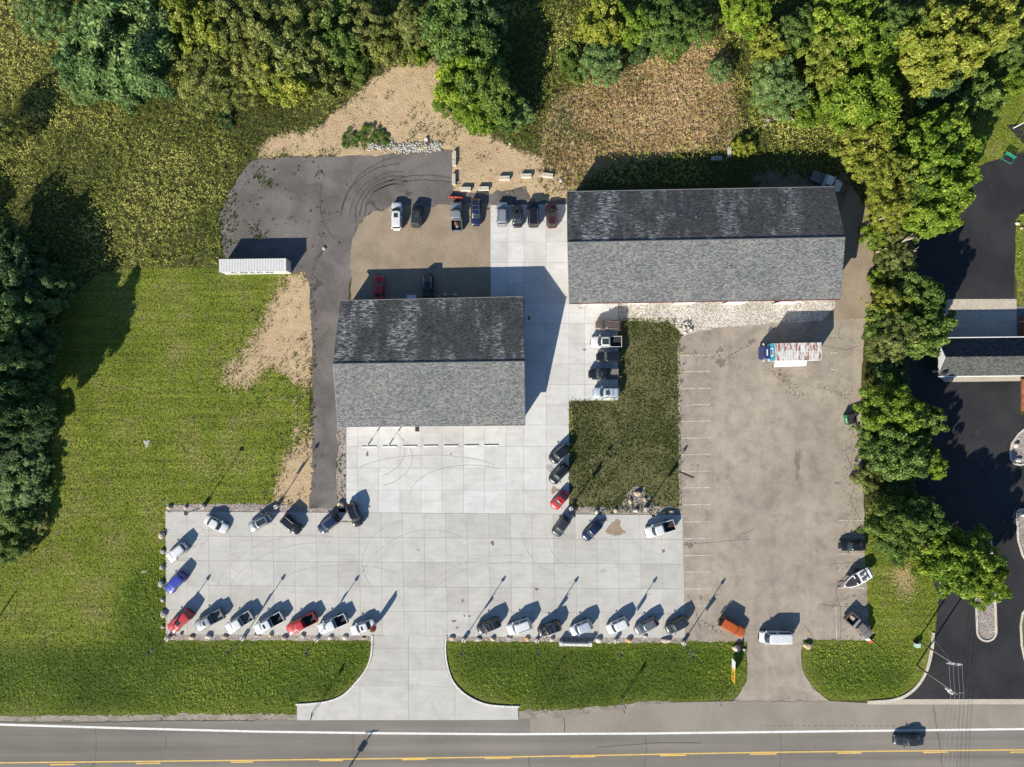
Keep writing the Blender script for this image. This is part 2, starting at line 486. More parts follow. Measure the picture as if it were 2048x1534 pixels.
# road asphalt: long wheel bands
m, t, b = newmat('road_asphalt'); M_road = m
p = wpos(t); ps = wpos(t, (0.02, 1.0, 1.0))
n1 = noise(t, 0.35, 4, 0.6, ps); n2 = noise(t, 8.0, 3, 0.7, p); n3 = noise(t, 0.05, 5, 0.6, p)
c = ramp(t, n1, [(0.35, (0.150,0.135,0.118)), (0.5, (0.190,0.172,0.150)), (0.65, (0.225,0.203,0.177))])
c = mix(t, 1.0, c, ramp(t, n3, [(0.35, 0.88), (0.65, 1.10)]), 'MULTIPLY')
c = mix(t, 1.0, c, ramp(t, n2, [(0.25, 0.75), (0.5, 1.0), (0.75, 1.25)]), 'MULTIPLY')
L(t, c, b.inputs['Base Color']); b.inputs['Roughness'].default_value = 0.9
b.inputs['Specular IOR Level'].default_value = 0.2
bump(t, b, n2, 0.3, 0.02)

def slabmat(name, base):
    m, t, b = newmat(name)
    p = wpos(t); oi = t.nodes.new('ShaderNodeObjectInfo')
    n1 = noise(t, 0.35, 6, 0.65, p, 0.5); n2 = noise(t, 6.0, 4, 0.7, p)
    c = ramp(t, n1, [(0.3, tuple(x*0.86 for x in base)), (0.55, base), (0.75, tuple(x*1.05 for x in base))])
    c = mix(t, 1.0, c, ramp(t, oi.outputs['Random'], [(0, (0.90,0.895,0.885)), (0.5, (1,1,1)), (1, (1.06,1.06,1.07))]), 'MULTIPLY')
    c = mix(t, 1.0, c, ramp(t, n2, [(0.2, 0.86), (0.5, 1.0), (0.8, 1.07)]), 'MULTIPLY')
    drt = sstep(t, noise(t, 0.18, 6, 0.7, p, 1.2), 0.60, 0.78)
    c = mix(t, mth(t, 'MULTIPLY', drt, 0.35), c, (0.36,0.31,0.25))
    br = noise(t, 1.6, 3, 0.6, wpos(t, (0.12, 1.0, 1.0)))
    c = mix(t, 1.0, c, ramp(t, br, [(0.3, 0.93), (0.7, 1.03)]), 'MULTIPLY')
    spk = sstep(t, noise(t, 2.4, 3, 0.55, p), 0.73, 0.78)
    c = mix(t, mth(t, 'MULTIPLY', spk, 0.35), c, (0.2,0.19,0.17))
    L(t, c, b.inputs['Base Color']); b.inputs['Roughness'].default_value = 0.85
    b.inputs['Specular IOR Level'].default_value = 0.25
    bump(t, b, n2, 0.12, 0.01)
    return m
M_slab = slabmat('broom_finished_concrete', (0.47,0.456,0.42))
M_slab2 = slabmat('fresh_pale_concrete', (0.575,0.565,0.54))
M_joint = plain('dark_joint_filler', (0.16,0.15,0.135), 0.95)

# ------------------------------------------------------------------ sheets
def lerp(a, b, t_): return a + (b-a)*t_

MILL = [(445,505),(440,430),(452,395),(470,370),(485,345),(502,322),(530,318),(620,314),(690,312),(760,312),(860,303),(905,300),(906,384),(985,388),(1052,372),(1062,402),(1134,400),(1136,412),(982,412),(800,414),(740,424),(712,455),(704,500),(701,560),(690,640),(672,720),(676,860),(674,940),(677,1022),(618,1022),(624,960),(626,800),(622,640),(618,575),(610,545),(470,545)]
sheet('millings_yard', ragged(MILL, 1.6, 9, 3), 0.004, M_mill, 'dark grey crushed asphalt yard and track beside the left roofed building', 'yard')
M_rut = grainy('dark_rut', (0.060,0.053,0.048), (0.095,0.084,0.076), 0.5, 3.5, bstr=0.3)
rr_ = random.Random(5)
yard = bpy.data.objects['millings_yard']
for cx, cy, rx, ry, a0, a1 in [(792,430,62,62,175,285),(792,430,72,70,180,290),(795,432,84,80,170,280),(800,435,100,92,180,275),(800,440,118,112,185,270),(810,440,128,126,190,262),(850,420,130,60,215,300),(850,400,110,50,200,310),(700,400,60,90,120,200),(640,600,30,260,250,290)]:
    pts_ = [(cx+rx*math.cos(math.radians(a)), cy+ry*math.sin(math.radians(a))) for a in np.linspace(a0, a1, 26)]
    pts_ = [(x+rr_.gauss(0,.4), y+rr_.gauss(0,.4)) for x, y in pts_ if y > 310]
    if len(pts_) > 3: strip('tyre_rut', pts_, rr_.uniform(.12,.26), 0.0095, M_rut, yard)
BGR = [(702,600),(701,540),(704,480),(716,448),(745,424),(800,412),(905,410),(982,408),(1000,412),(1000,620),(720,640),(695,640)]
sheet('gravel_yard', ragged(BGR, 2.2, 9, 4), 0.008, M_bgrav, 'brown gravel parking yard behind the left roofed building', 'yard')
sheet('side_gravel', ragged([(674,850),(700,850),(700,1024),(677,1024),(672,960),(676,900)], 1.2, 9, 5), 0.012, M_pgrav, 'narrow grey gravel strip beside the front concrete', 'gravel')
sheet('stone_bed', ragged([(1225,596),(1668,590),(1672,612),(1640,648),(1555,652),(1440,662),(1375,676),(1340,644),(1236,642),(1225,640)], 1.2, 9, 6), 0.012, M_rock, 'pale stone bed along the front wall of the long building', 'gravel')
sheet('gravel_lane', ragged([(1660,600),(1672,470),(1690,400),(1700,370),(1738,420),(1746,500),(1748,580),(1730,650),(1650,655),(1640,640)], 2, 10, 7), 0.008, M_bgrav, 'brown gravel lane passing the right end of the long building', 'lane')
OLD = [(1355,690),(1362,672),(1400,662),(1440,655),(1555,646),(1640,642),(1730,636),(1726,700),(1722,800),(1724,900),(1727,1000),(1729,1100),(1735,1195),(1738,1281),(1606,1279),(1602,1312),(1608,1347),(1626,1377),(1660,1403),(1463,1403),(1480,1386),(1494,1362),(1494,1284),(1362,1282),(1358,1020),(1357,850)]
old = sheet('worn_lot', ragged(OLD, 0.8, 10, 8), 0.016, M_old, 'worn tan asphalt parking lot with faded white stall lines', 'parking lot')
sheet('gravel_strip', ragged([(332,1008),(560,1008),(622,1016),(690,1016),(692,1026),(332,1026)], 1.2, 8, 9), 0.012, M_pgrav, 'thin gravel strip along the upper left edge of the big concrete lot', 'gravel')
sheet('gravel_strip', ragged([(1138,1014),(1225,1014),(1243,1012),(1256,985),(1266,974),(1290,974),(1303,1000),(1308,1012),(1362,1014),(1364,1032),(1138,1028)], 1.0, 7, 10), 0.020, M_pgrav, 'gravel strip with a boulder peninsula below the middle grass plot', 'gravel')
sheet('gravel_strip', ragged([(334,1266),(746,1266),(746,1281),(334,1281)], 1.0, 8, 11), 0.020, M_pgrav, 'gravel strip under the bottom left row of cars', 'gravel')
sheet('gravel_strip', ragged([(889,1268),(1371,1272),(1371,1287),(889,1282)], 1.0, 8, 12), 0.020, M_pgrav, 'gravel strip under the bottom right row of cars', 'gravel')

# ------------------------------------------------------------------ concrete lot: every slab a part
lot = sheet('concrete_lot', [(331,1022.5),(693,1024.5),(693,852),(700,840),(1049,840),(1049,580),(981,580),(981,411),(1136,406.5),(1140,604),(1236,603),(1236,800),(1138,802),(1138,1027),(1365,1030),(1370.5,1276),(890,1271),(888,1300),(893,1335),(905,1365),(930,1390),(965,1407),(1000,1412),(1036,1413),(1037,1439.5),(594,1440.5),(600,1409),(660,1402),(690,1389),(715,1364),(735,1338),(745,1308),(747,1270.5),(332,1268)], 0.024, M_joint,
            'pale new concrete car lot and drive laid in square slabs', 'parking lot')
GAP = 0.035
MS = M_slab
def slab(poly):
    pts = [W(x, y) for x, y in poly]
    c_ = sum(pts, Vector((0,0,0))) / len(pts)
    q = []
    for p_ in pts:
        d = p_ - c_; q.append(c_ + d * max(0.0, 1 - GAP*0.62/max(d.length, .01)))
    mb = MB().prism([(p_.x, p_.y) for p_ in q], 0.025, 0.06)
    return obj('slab', mb.me('slab'), MS, lot)
def quadgrid(tl, tr, br, bl, us, vs):
    for i in range(len(us)-1):
        for j in range(len(vs)-1):
            def P(u, v): return (lerp(lerp(tl[0],tr[0],u), lerp(bl[0],br[0],u), v), lerp(lerp(tl[1],tr[1],u), lerp(bl[1],br[1],u), v))
            slab([P(us[i],vs[j]), P(us[i+1],vs[j]), P(us[i+1],vs[j+1]), P(us[i],vs[j+1])])
quadgrid((331,1022.5),(1365,1030),(1370.5,1276),(332,1268), [k/24 for k in range(25)], [k/5 for k in range(6)])
def rectgrid(xs, ys, slope=0.0):
    for i in range(len(xs)-1):
        for j in range(len(ys)-1):
            f = lambda x, y: (x, y if y < 1020 else 1022.3 + (x-331)*7.5/1034)
            slab([f(xs[i],ys[j]), f(xs[i+1],ys[j]), f(xs[i+1],ys[j+1]), f(xs[i],ys[j+1])])
MS = M_slab2
rectgrid([693,715,757.5,800,842,884,927,969.5,1012,1047,1092.5,1138], [850,892.5,936,980,1024.6])
rectgrid([1048,1092.5,1138], [409,443,484,525,566,606.5,647,688,728,769,810,850])
rectgrid([981,1015,1048], [410,443,484,525,566,600])
rectgrid([1138,1169,1204,1236], [604,647,688,728,769,801])
MS = M_slab
DL = smooth_px([(747,1270.5),(745,1308),(735,1338),(715,1364),(690,1389),(660,1402),(625,1407),(594,1409)], 5)
DR = smooth_px([(890,1271),(888,1300),(893,1335),(905,1365),(930,1390),(965,1407),(1000,1412),(1036,1413)], 5)
def edge_at(E, y):
    for a, b_ in zip(E, E[1:]):
        if a[1] <= y <= b_[1]: return lerp(a[0], b_[0], (y-a[1])/max(1e-6, b_[1]-a[1]))
    return E[-1][0]
rows = [1271.5,1296,1339,1372]
for y0, y1 in zip(rows, rows[1:]):
    lp = [(edge_at(DL, y), y) for y in np.linspace(y0, y1, 6)]
    rp = [(edge_at(DR, y), y) for y in np.linspace(y0, y1, 6)]
    slab([(817,y0),(817,y1)] + lp[::-1]); slab([(817,y0)] + rp + [(817,y1)])
lp = [q for q in DL if q[1] > 1373]; rp = [q for q in DR if q[1] > 1373]
slab([(817,1372),(817,1440)] + [(720,1440),(720,1372)])
slab([(720,1372),(720,1440),(594,1440.3),(594,1409)] + lp[::-1][1:] + [(edge_at(DL,1372),1372)])
slab([(817,1372),(910,1372),(910,1440),(817,1440)])
slab([(910,1372)] + rp + [(1037,1439.3),(910,1440)])
kerb('drive_kerb', [(x-2.5, y) for x, y in DL], 0.28, 0.16, M_wkerb, label='white concrete kerb curving along the left side of the concrete drive', cat='kerb', kind='structure')
kerb('drive_kerb', [(x+2.5, y) for x, y in DR], 0.28, 0.16, M_wkerb, label='white concrete kerb curving along the right side of the concrete drive', cat='kerb', kind='structure')

# tyre arcs and stains on the concrete (flat marks)
M_tyre = grainy('tyre_mark', (0.34,0.33,0.31), (0.40,0.385,0.36), 0.5, 5, bstr=0.0)
M_stain = grainy('dark_oil_stain', (0.13,0.12,0.105), (0.20,0.185,0.16), 0.6, 5, bstr=0.0)
M_rust = grainy('brown_mud_stain', (0.25,0.185,0.125), (0.33,0.26,0.19), 0.6, 5, bstr=0.0)
def arc(cx, cy, rx, ry, a0, a1, n=22): return [(cx+rx*math.cos(math.radians(a)), cy+ry*math.sin(math.radians(a))) for a in np.linspace(a0, a1, n)]
arcs = [arc(620,1200,190,130,190,285), arc(640,1215,190,130,195,280), arc(860,1210,150,150,200,300), arc(1020,1190,160,80,190,280), arc(1025,1205,165,80,190,275),
        arc(720,900,90,60,-40,60), arc(735,915,90,60,-40,70), arc(940,990,120,60,180,300), arc(845,1125,120,90,150,250), arc(690,1170,130,40,200,330),
        arc(404,1076,12,12,0,350), arc(396,1066,11,13,20,340), arc(1115,1055,70,90,95,170), arc(1150,1045,60,90,100,175), arc(860,950,150,40,200,330)]
for a_ in arcs: strip('tyre_mark', a_, 0.13, 0.0635, M_tyre, lot)
def blob(name, px, py, rx, ry, z, mat, parent, seed, n=22, rag=0.28):
    r = random.Random(seed); ph = [r.uniform(0, 6.28) for _ in range(4)]
    pts = []
    for k in range(n):
        a = 2*PI*k/n
        q = 1 + rag*(math.sin(2*a+ph[0])*0.5 + math.sin(3*a+ph[1])*0.5 + math.sin(5*a+ph[2])*0.4 + math.sin(9*a+ph[3])*0.3)
        pts.append((px+rx*q*math.cos(a), py+ry*q*math.sin(a)))
    return sheet(name, pts, z, mat, parent=parent)
for k, (x, y, rx, ry, mm) in enumerate([(1229,1056,14,16,M_rust),(1240,1064,9,7,M_rust),(1207,1040,9,3,M_rust),(985,1086,3.5,5,M_stain),(908,1242,4.5,2.5,M_stain),(914,1255,2.5,2,M_stain),(929,1231,2,2,M_stain),(939,1232,2.5,2,M_stain),(925,1201,2,3.5,M_stain),(1073,1178,3.5,2.5,M_stain),(1206,1142,6,3.5,M_tyre),(1327,1102,2.5,4,M_stain),(836,1099,4,3,M_tyre),(735,908,2.5,5,M_stain),(1058,636,3,4,M_stain),(1169,699,3,2,M_stain),(902,908,1.5,2,M_stain),(1100,936,6,8,M_tyre),(1108,980,6,7,M_rust),(690,1043,8,2,M_stain),(385,1093,8,3,M_tyre),(376,1117,10,1.5,M_tyre)]):
    blob('stain', x, y, rx, ry, 0.0645+k*.0003, mm, lot, 40+k)

# stall lines and stains of the worn lot
M_line = grainy('faded_white_paint', (0.34,0.30,0.255), (0.62,0.58,0.52), 1.6, 3, bstr=0.0)
for y in (711,743.7,777.5,809.7,843,876.5,909.7,943,976,1010): strip('stall_line', [(1362,y),(1421,y-1)], 0.13, 0.0205, M_line, old)
for y in (1043.7,1077.5,1111,1144.5,1178,1212): strip('stall_line', [(1367,y),(1422,y-0.5)], 0.13, 0.0205, M_line, old)
for y in (672,706,739): strip('stall_line', [(1661,y),(1676,y)], 0.13, 0.0205, M_line, old)
for y in (1041,1074,1108,1142,1176,1210): strip('stall_line', [(1676,y),(1730,y)], 0.11, 0.0205, M_line, old)
strip('stall_line', [(1671.5,1213),(1673,1279)], 0.12, 0.0205, M_line, old)
M_wstain = grainy('worn_stain', (0.17,0.138,0.105), (0.23,0.19,0.145), 0.8, 5, bstr=0.1)
for k, (x, y, rx, ry) in enumerate([(1594,935,5,26),(1597,915,4,14),(1378,1090,8,6),(1390,1086,2,2),(1440,640,1,1),(1502,683,7,6),(1440,700,6,6),(1402,1195,4,4),(1418,1200,3,2),(1674,966,5,3),(1442,725,8,10)]):
    blob('stain', x, y, rx, ry, 0.0205+k*.0004, M_stain if k in (2,3) else M_wstain, old, 70+k, rag=0.45)
M_tar = plain('tar_line', (0.05,0.043,0.036), 0.95)
def crackline(pts, parent, w=0.09, seed=0, z=0.0205):
    r = random.Random(seed); out = []
    for a, b_ in zip(pts, pts[1:]):
        d = math.hypot(b_[0]-a[0], b_[1]-a[1]); k = max(2, int(d/4))
        for j in range(k): out.append((lerp(a[0],b_[0],j/k)+r.gauss(0,.6), lerp(a[1],b_[1],j/k)+r.gauss(0,.6)))
    out.append(pts[-1]); return strip('crack', out, w, z, M_tar, parent)
for k, cpts in enumerate([[(1640,1208),(1665,1212),(1700,1212),(1735,1212)],[(1680,1212),(1682,1245),(1680,1278)],[(1678,1185),(1690,1200),(1700,1192),(1735,1188)],[(1682,1262),(1700,1250)],[(1660,1128),(1700,1125),(1735,1127)],[(1675,1160),(1672,1190),(1680,1212)],[(1375,1190),(1390,1215),(1395,1240),(1402,1262)],[(1400,1240),(1425,1252),(1424,1270),(1440,1255)],[(1425,1252),(1445,1246)],[(1362,706),(1378,708),(1390,712)],[(1362,810),(1385,808)],[(1362,1090),(1500,1078)],[(1468,1080),(1485,1068),(1510,1056)],[(1360,880),(1363,1020)],[(1430,700),(1445,720),(1470,705),(1500,690)],[(1640,690),(1690,700),(1725,690)],[(1610,1250),(1625,1275),(1628,1300)],[(1700,800),(1690,830),(1712,880)],[(1690,900),(1712,960),(1700,1000),(1722,1040)]]):
    crackline(cpts, old, 0.06, k)

# ------------------------------------------------------------------ road
M_shl = grainy('pale_shoulder_asphalt', (0.235,0.207,0.172), (0.285,0.253,0.212), 0.12, 9, bstr=0.15)
road = sheet('road', [(-9000,1443),(0,1443),(512,1440),(1040,1437.5),(1130,1435),(1200,1422),(1300,1409),(1335,1405),(1465,1402),(1660,1402),(1735,1406),(2048,1406),(11000,1406),(11000,1700),(-9000,1700)], 0.010, M_road, 'two lane asphalt road along the bottom with yellow centre lines', 'road')
sheet('wide_shoulder', [(1060,1437.2),(1130,1435),(1200,1422),(1300,1409),(1335,1405.5),(1465,1402.5),(1660,1402.5),(1735,1406.5),(2048,1406.5),(9000,1406.5),(9000,1452),(2048,1457),(1536,1463),(1280,1466),(1060,1467)], 0.013, M_shl, parent=road)
M_white = grainy('white_road_paint', (0.62,0.61,0.58), (0.74,0.73,0.70), 0.6, 6, bstr=0.0)
M_yellow = grainy('yellow_road_paint', (0.62,0.40,0.10), (0.70,0.47,0.15), 0.6, 6, bstr=0.0)
strip('edge_line', [(-4000,1438),(0,1449),(256,1456.5),(512,1463),(768,1466.5),(1024,1468.3),(1280,1467),(1536,1464),(2048,1458),(7000,1450)], 0.38, 0.015, M_white, road)
strip('centre_line', [(-4000,1560),(0,1525.5),(512,1520.5),(1024,1513.7),(1536,1504.5),(2048,1499.5),(7000,1490)], 0.22, 0.015, M_yellow, road)
for x0, x1, y in [(-68,-20,1531),(100,150,1529),(272,321,1526.5),(639-178,685-178,1524),(639,686,1521),(804,853,1518.8),(969,1022,1516.3),(1141,1190,1513.3),(1320,1372,1510.7),(1500,1553,1508),(1674,1723,1506),(1846,1895,1504.5),(2020,2068,1504)]:
    strip('centre_dash', [(x0,y+.4),(x1,y-.3)], 0.22, 0.015, M_yellow, road)
crackline([(1866,1408),(1872,1450),(1880,1490),(1886,1540)], road, 0.10, 30, 0.0145)
crackline([(1128.5,1436),(1129.5,1466)], road, 0.12, 31, 0.0145)
crackline([(1058,1514),(1058,1540)], road, 0.09, 32, 0.0145)
crackline([(0,1444),(150,1446),(330,1441),(510,1441)], road, 0.14, 33, 0.0145)
crackline([(1465,1402),(1560,1402.5),(1655,1402)], road, 0.08, 34, 0.0215)
for k, (x_, y0_, y1_) in enumerate([(190,1450,1534),(705,1462,1534),(1560,1462,1534),(330,1470,1500),(1290,1466,1534)]): crackline([(x_,y0_),(x_+3,(y0_+y1_)/2),(x_-1,y1_)], road, 0.06, 60+k, 0.0148)
M_skid = grainy('dark_skid_mark', (0.085,0.076,0.066), (0.11,0.098,0.086), 0.5, 5, bstr=0.0)
strip('skid_mark', smooth_px([(1195,1494),(1270,1489),(1330,1485),(1402,1486)]), 0.14, 0.0145, M_skid, road)
strip('skid_mark', smooth_px([(180,1534),(196,1522),(199,1519)]), 0.18, 0.0145, M_skid, road)
for k in range(22): blob('rumble_groove', 1535+k*12, 1451+0.02*k, 3, 0.7, 0.0145, M_skid, road, 300+k, 8, .1)
sheet('road_shoulder', ragged([(-900,1425),(0,1432),(250,1430),(420,1428),(594,1428),(594,1441),(0,1444),(-900,1446)], 1.6, 7, 13), 0.006, M_shoulder, 'rough gravel shoulder between the left lawn and the road', 'shoulder')
sheet('road_shoulder', ragged([(1037,1421),(1120,1420),(1200,1412),(1290,1404),(1340,1401),(1340,1407),(1200,1424),(1130,1437),(1037,1440)], 1.6, 7, 14), 0.006, M_shoulder, 'rough gravel shoulder beside the lower right end of the concrete drive', 'shoulder')

# ------------------------------------------------------------------ neighbouring property
prop = sheet('dark_drive', ragged([(1800,440),(1840,455),(1900,385),(1937,348),(1972,325),(2048,305),(2300,260),(2300,420),(2060,415),(2032,438),(2028,598),(2028,610),(2040,640),(2040,830),(2300,830),(2300,1400),(1806,1399),(1828,1380),(1852,1345),(1866,1290),(1873,1240),(1878,1190),(1850,1120),(1830,1000),(1815,800),(1805,600)], 0.6, 14, 15), 0.008, M_dkasph, 'dark sealed asphalt drive of the neighbouring property on the right', 'drive')
sheet('dark_drive', [(2013,250),(2300,225),(2300,330),(2048,289)], 0.008, M_dkasph, 'small corner of dark asphalt at the upper right edge', 'drive')
walk = sheet('entrance_pavement', [(1860,598),(2033,597),(2033,612),(2300,612),(2300,690),(1860,690)], 0.012, M_joint, 'pale concrete pavement above the dark canopy on the right', 'pavement')
xs = [1862,1886,1910,1935,1960,1985,2010,2033]; ys = [598,621,645,676]
for i in range(len(xs)-1):
    for j in range(len(ys)-1):
        o = slab([(xs[i],ys[j]),(xs[i+1],ys[j]),(xs[i+1],ys[j+1]),(xs[i],ys[j+1])]); o.parent = walk; o.material_slots[0].link = 'OBJECT'; o.material_slots[0].material = M_walk; o.name = 'pavement_slab'
sheet('canopy_pavement', [(1884,748),(2041,744),(2041,762),(1890,764),(1882,757)], 0.014, M_walk, 'cream concrete strip along the lower eave of the dark canopy', 'pavement')
M_brick = grainy('red_brick', (0.27,0.09,0.055), (0.36,0.13,0.08), 0.6, 6, cells=5, bstr=0.3)
for lab, x0, x1, y0, y1 in (('short red brick wall above the dark canopy at the right edge',2040,2130,634,670),('red brick wall below the dark canopy at the right edge',2043,2130,758,822)):
    a, b_ = W(x0,y1), W(x1,y0)
    tag(obj('brick_wall', MB().box(a.x,b_.x,a.y,b_.y,0,0.9).me('brick_wall'), M_brick), lab, 'wall')
sheet('lane_strip', [(1800,1398.5),(1735,1402),(1735,1409),(2300,1408),(2300,1398)], 0.018, M_walk, 'pale concrete gutter strip between road and dark drive', 'gutter')
kerb('drive_kerb', smooth_px([(1735,1404),(1790,1399),(1826,1380),(1851,1345),(1863,1300),(1866,1265)],6), 0.5, 0.14, M_kerb, label='tan concrete kerb curving round the grass beside the utility poles', cat='kerb', kind='structure')
def island(pts, labels, gravel):
    root = sheet('island', pts, 0.016, gravel, labels, 'traffic island')
    kerb('island_kerb', pts + [pts[0]], 0.32, 0.16, M_kerb, root)
    return root
isl = [(1948,1085)] + arc(1966,1083,15,18,180,360,12) + [(1982,1090),(1989,1180),(1992,1260)] + arc(1973,1262,19,20,0,180,12) + [(1951,1180)]
island(isl, 'long gravel island with rounded ends under the bright green maple', M_pgrav)
isl2 = [(2048,858),(2036,868),(2024,885),(2020,905),(2021,918),(2030,928),(2040,930),(2060,925),(2070,880)]
island(isl2, 'small rounded planting island at the right edge of the dark drive', M_pgrav)
isl3 = [(2033,1024),(2038,1019),(2070,1017),(2110,1030),(2110,1140),(2060,1135),(2045,1110),(2036,1080)]
island(isl3, 'kerbed gravel bed at the right edge beyond the long island', M_pgrav)
M_tgrass = grainy('short_verge_grass', (0.085,0.10,0.018), (0.14,0.125,0.05), 0.3, 5, bstr=0.9, bdist=0.1)
isl4 = [(2041,1250),(2045,1225),(2060,1205),(2120,1190),(2120,1360),(2070,1355),(2052,1330),(2043,1290)]
island(isl4, 'kerbed grass bed at the lower right edge of the dark drive', M_tgrass)
# ------------------------------------------------------------------ buildings
def roofmat(name, base, streak, stream=False):
    m, t, b = newmat(name)
    p = wpos(t)
    br = t.nodes.new('ShaderNodeTexBrick'); L(t, p, br.inputs['Vector'])
    br.inputs['Scale'].default_value = 1.0; br.inputs['Brick Width'].default_value = 0.42; br.inputs['Row Height'].default_value = 0.17
    br.inputs['Mortar Size'].default_value = 0.018; br.inputs['Color1'].default_value = (0.55,0.55,0.55,1); br.inputs['Color2'].default_value = (1.45,1.45,1.45,1)
    br.inputs['Mortar'].default_value = (0.45,0.45,0.45,1)
    n1 = noise(t, 4.2, 3, 0.7, wpos(t, (0.8,1.3,1))); n2 = noise(t, 0.25, 4, 0.6, p)
    c = mix(t, 1.0, base, br.outputs[0], 'MULTIPLY')
    c = mix(t, 1.0, c, ramp(t, n1, [(0.32, 0.74), (0.5, 1.0), (0.68, 1.28)]), 'MULTIPLY')
    c = mix(t, 1.0, c, ramp(t, n2, [(0.3, (0.88,0.9,0.92)), (0.7, (1.1,1.08,1.05))]), 'MULTIPLY')
    if stream:
        bands = sstep(t, noise(t, 0.30, 3, 0.6, wpos(t, (1.0,0.06,1))), 0.44, 0.66)
        dash = sstep(t, noise(t, 2.6, 4, 0.7, wpos(t, (0.45,1.9,0.2))), 0.47, 0.62)
        c = mix(t, mth(t, 'MULTIPLY', mth(t, 'MULTIPLY', bands, dash), 0.85), c, streak)
        sp = sstep(t, noise(t, 4.5, 3, 0.7, wpos(t, (0.4,1.6,0.2))), 0.62, 0.70)
        c = mix(t, mth(t, 'MULTIPLY', sp, 0.4), c, streak)
    L(t, c, b.inputs['Base Color']); b.inputs['Roughness'].default_value = 0.9
    b.inputs['Specular IOR Level'].default_value = 0.2
    bump(t, b, n1, 0.4, 0.03)
    return m
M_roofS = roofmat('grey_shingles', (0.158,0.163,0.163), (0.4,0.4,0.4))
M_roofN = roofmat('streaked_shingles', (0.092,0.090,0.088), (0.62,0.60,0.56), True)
M_roofD = roofmat('shaded_dark_shingles', (0.055,0.058,0.062), (0.2,0.2,0.2))  # canopy's far slope: its shade is put into this darker copy
M_roofDS = roofmat('sunlit_dark_shingles', (0.085,0.088,0.085), (0.2,0.2,0.2))  # same canopy shingles painted lighter for the sunlit slope
M_siding = plain('grey_metal_siding', (0.36,0.36,0.35), 0.5)
M_redwall = plain('red_gutter_paint', (0.20,0.06,0.045), 0.5)
M_brwall = plain('brown_grey_siding', (0.20,0.18,0.165), 0.6)
M_trim = plain('white_trim', (0.7,0.7,0.68), 0.5)
M_door = plain('white_overhead_door', (0.62,0.62,0.60), 0.45)
M_glass = plain('dark_window_glass', (0.02,0.025,0.03), 0.08, 0, 0.5)
M_black = plain('black_plastic', (0.012,0.012,0.013), 0.5)
M_ridge = plain('ridge_cap', (0.10,0.105,0.105), 0.9)
M_edge = plain('grey_roof_edge', (0.20,0.20,0.20), 0.6)

def gable(name, label, nw, ne, se, sw, rw, re, ze, zr, mn, ms, mgut, over=0.45, doors=()):
    mwall = M_brwall
    NW, NE, SE, SW = (W(*p, ze) for p in (nw, ne, se, sw)); RW, RE = W(*rw, zr), W(*re, zr)
    c0 = (NW+NE+SE+SW)/4; c0.z = 0
    root = empty(name, c0, 0, label, 'building')
    loc = lambda p: p - c0
    th = Vector((0,0,0.22))
    def slope(a, b_, c_, d_, m):   # a,b eave ; c,d ridge
        v = [loc(a), loc(b_), loc(c_), loc(d_)]; v += [q-th for q in v]
        f = [(0,1,2,3), (7,6,5,4), (1,0,4,5), (2,1,5,6), (0,3,7,4)]
        me = mesh('roof', v, f)
        if me.polygons[0].normal.z < 0: me.flip_normals()
        o = obj('roof', me, m, root); return o
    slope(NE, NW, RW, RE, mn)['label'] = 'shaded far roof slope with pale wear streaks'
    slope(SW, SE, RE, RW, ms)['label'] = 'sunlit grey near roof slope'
    obj('ridge_cap', MB().tube([loc(RW)+Vector((0,0,-.02)), loc(RE)+Vector((0,0,-.02))], 0.14, 8).me('ridge_cap'), M_ridge, root)
    for q_ in ((.47,.55),(.80,.35)):
        pp = loc(NW.lerp(NE, q_[0])).lerp(loc(RW.lerp(RE, q_[0])), q_[1]); obj('vent_pipe', MB().tube([pp-Vector((0,0,.2)), pp+Vector((0,0,.45))], .07, 8).me('vent_pipe'), M_edge, root)
    for a, b_ in ((NW, NE), (SW, SE)):
        sgn = 1 if a is NW else -1
        obj('gutter', MB().tube([loc(a)+Vector((0,0.09*sgn,-0.08)), loc(b_)+Vector((0,0.09*sgn,-0.08))], 0.08, 6).me('gutter'), M_edge if a is NW else mgut, root)
    for a, b_, r_ in ((NW, SW, RW), (NE, SE, RE)):
        sg = -1 if a is NW else 1
        obj('rake_board', MB().tube([loc(a)+Vector((.03*sg,0,-.14)), loc(r_)+Vector((.03*sg,0,-.14)), loc(b_)+Vector((.03*sg,0,-.14))], 0.07, 4).me('rake_board'), M_edge, root)
    # walls: pentagon-ended shell below the roof
    k = over
    def ins(p, dx, dy): return loc(p) + Vector((dx, dy, 0))
    slopeN = (zr-ze)/abs((RW-NW).y); slopeS = (zr-ze)/abs((RW-SW).y)
    a = ins(NW, k, -k); b_ = ins(NE, -k, -k); c_ = ins(SE, -k, k); d_ = ins(SW, k, k)
    r0 = loc(RW)+Vector((k,0,-.3)); r1 = loc(RE)+Vector((-k,0,-.3))
    for q, s_ in ((a, slopeN), (b_, slopeN), (c_, slopeS), (d_, slopeS)): q.z = ze + k*s_ - 0.27
    lo = [Vector((q.x, q.y, 0)) for q in (a, b_, c_, d_)]
    v = lo + [a, b_, c_, d_, r0, r1]
    f = [(1,0,4,5), (3,2,6,7), (0,3,7,8,4), (2,1,5,9,6)]
    obj('wall', mesh('wall', v, f), mwall, root)
    for side, x0, x1, h_, kind in doors:   # openings along the front (south) or rear wall
        if side == 'S': y = min(c_.y, d_.y); yy = (y-0.04, y+0.06)
        else: y = max(a.y, b_.y); yy = (y-0.06, y+0.04)
        zz = (0.05, h_) if kind == 'door' else (1.0, h_)
        o = obj('overhead_door' if kind == 'door' else 'window', MB().box(x0, x1, yy[0], yy[1], *zz).me(kind), M_door if kind == 'door' else M_glass, root)
    return root
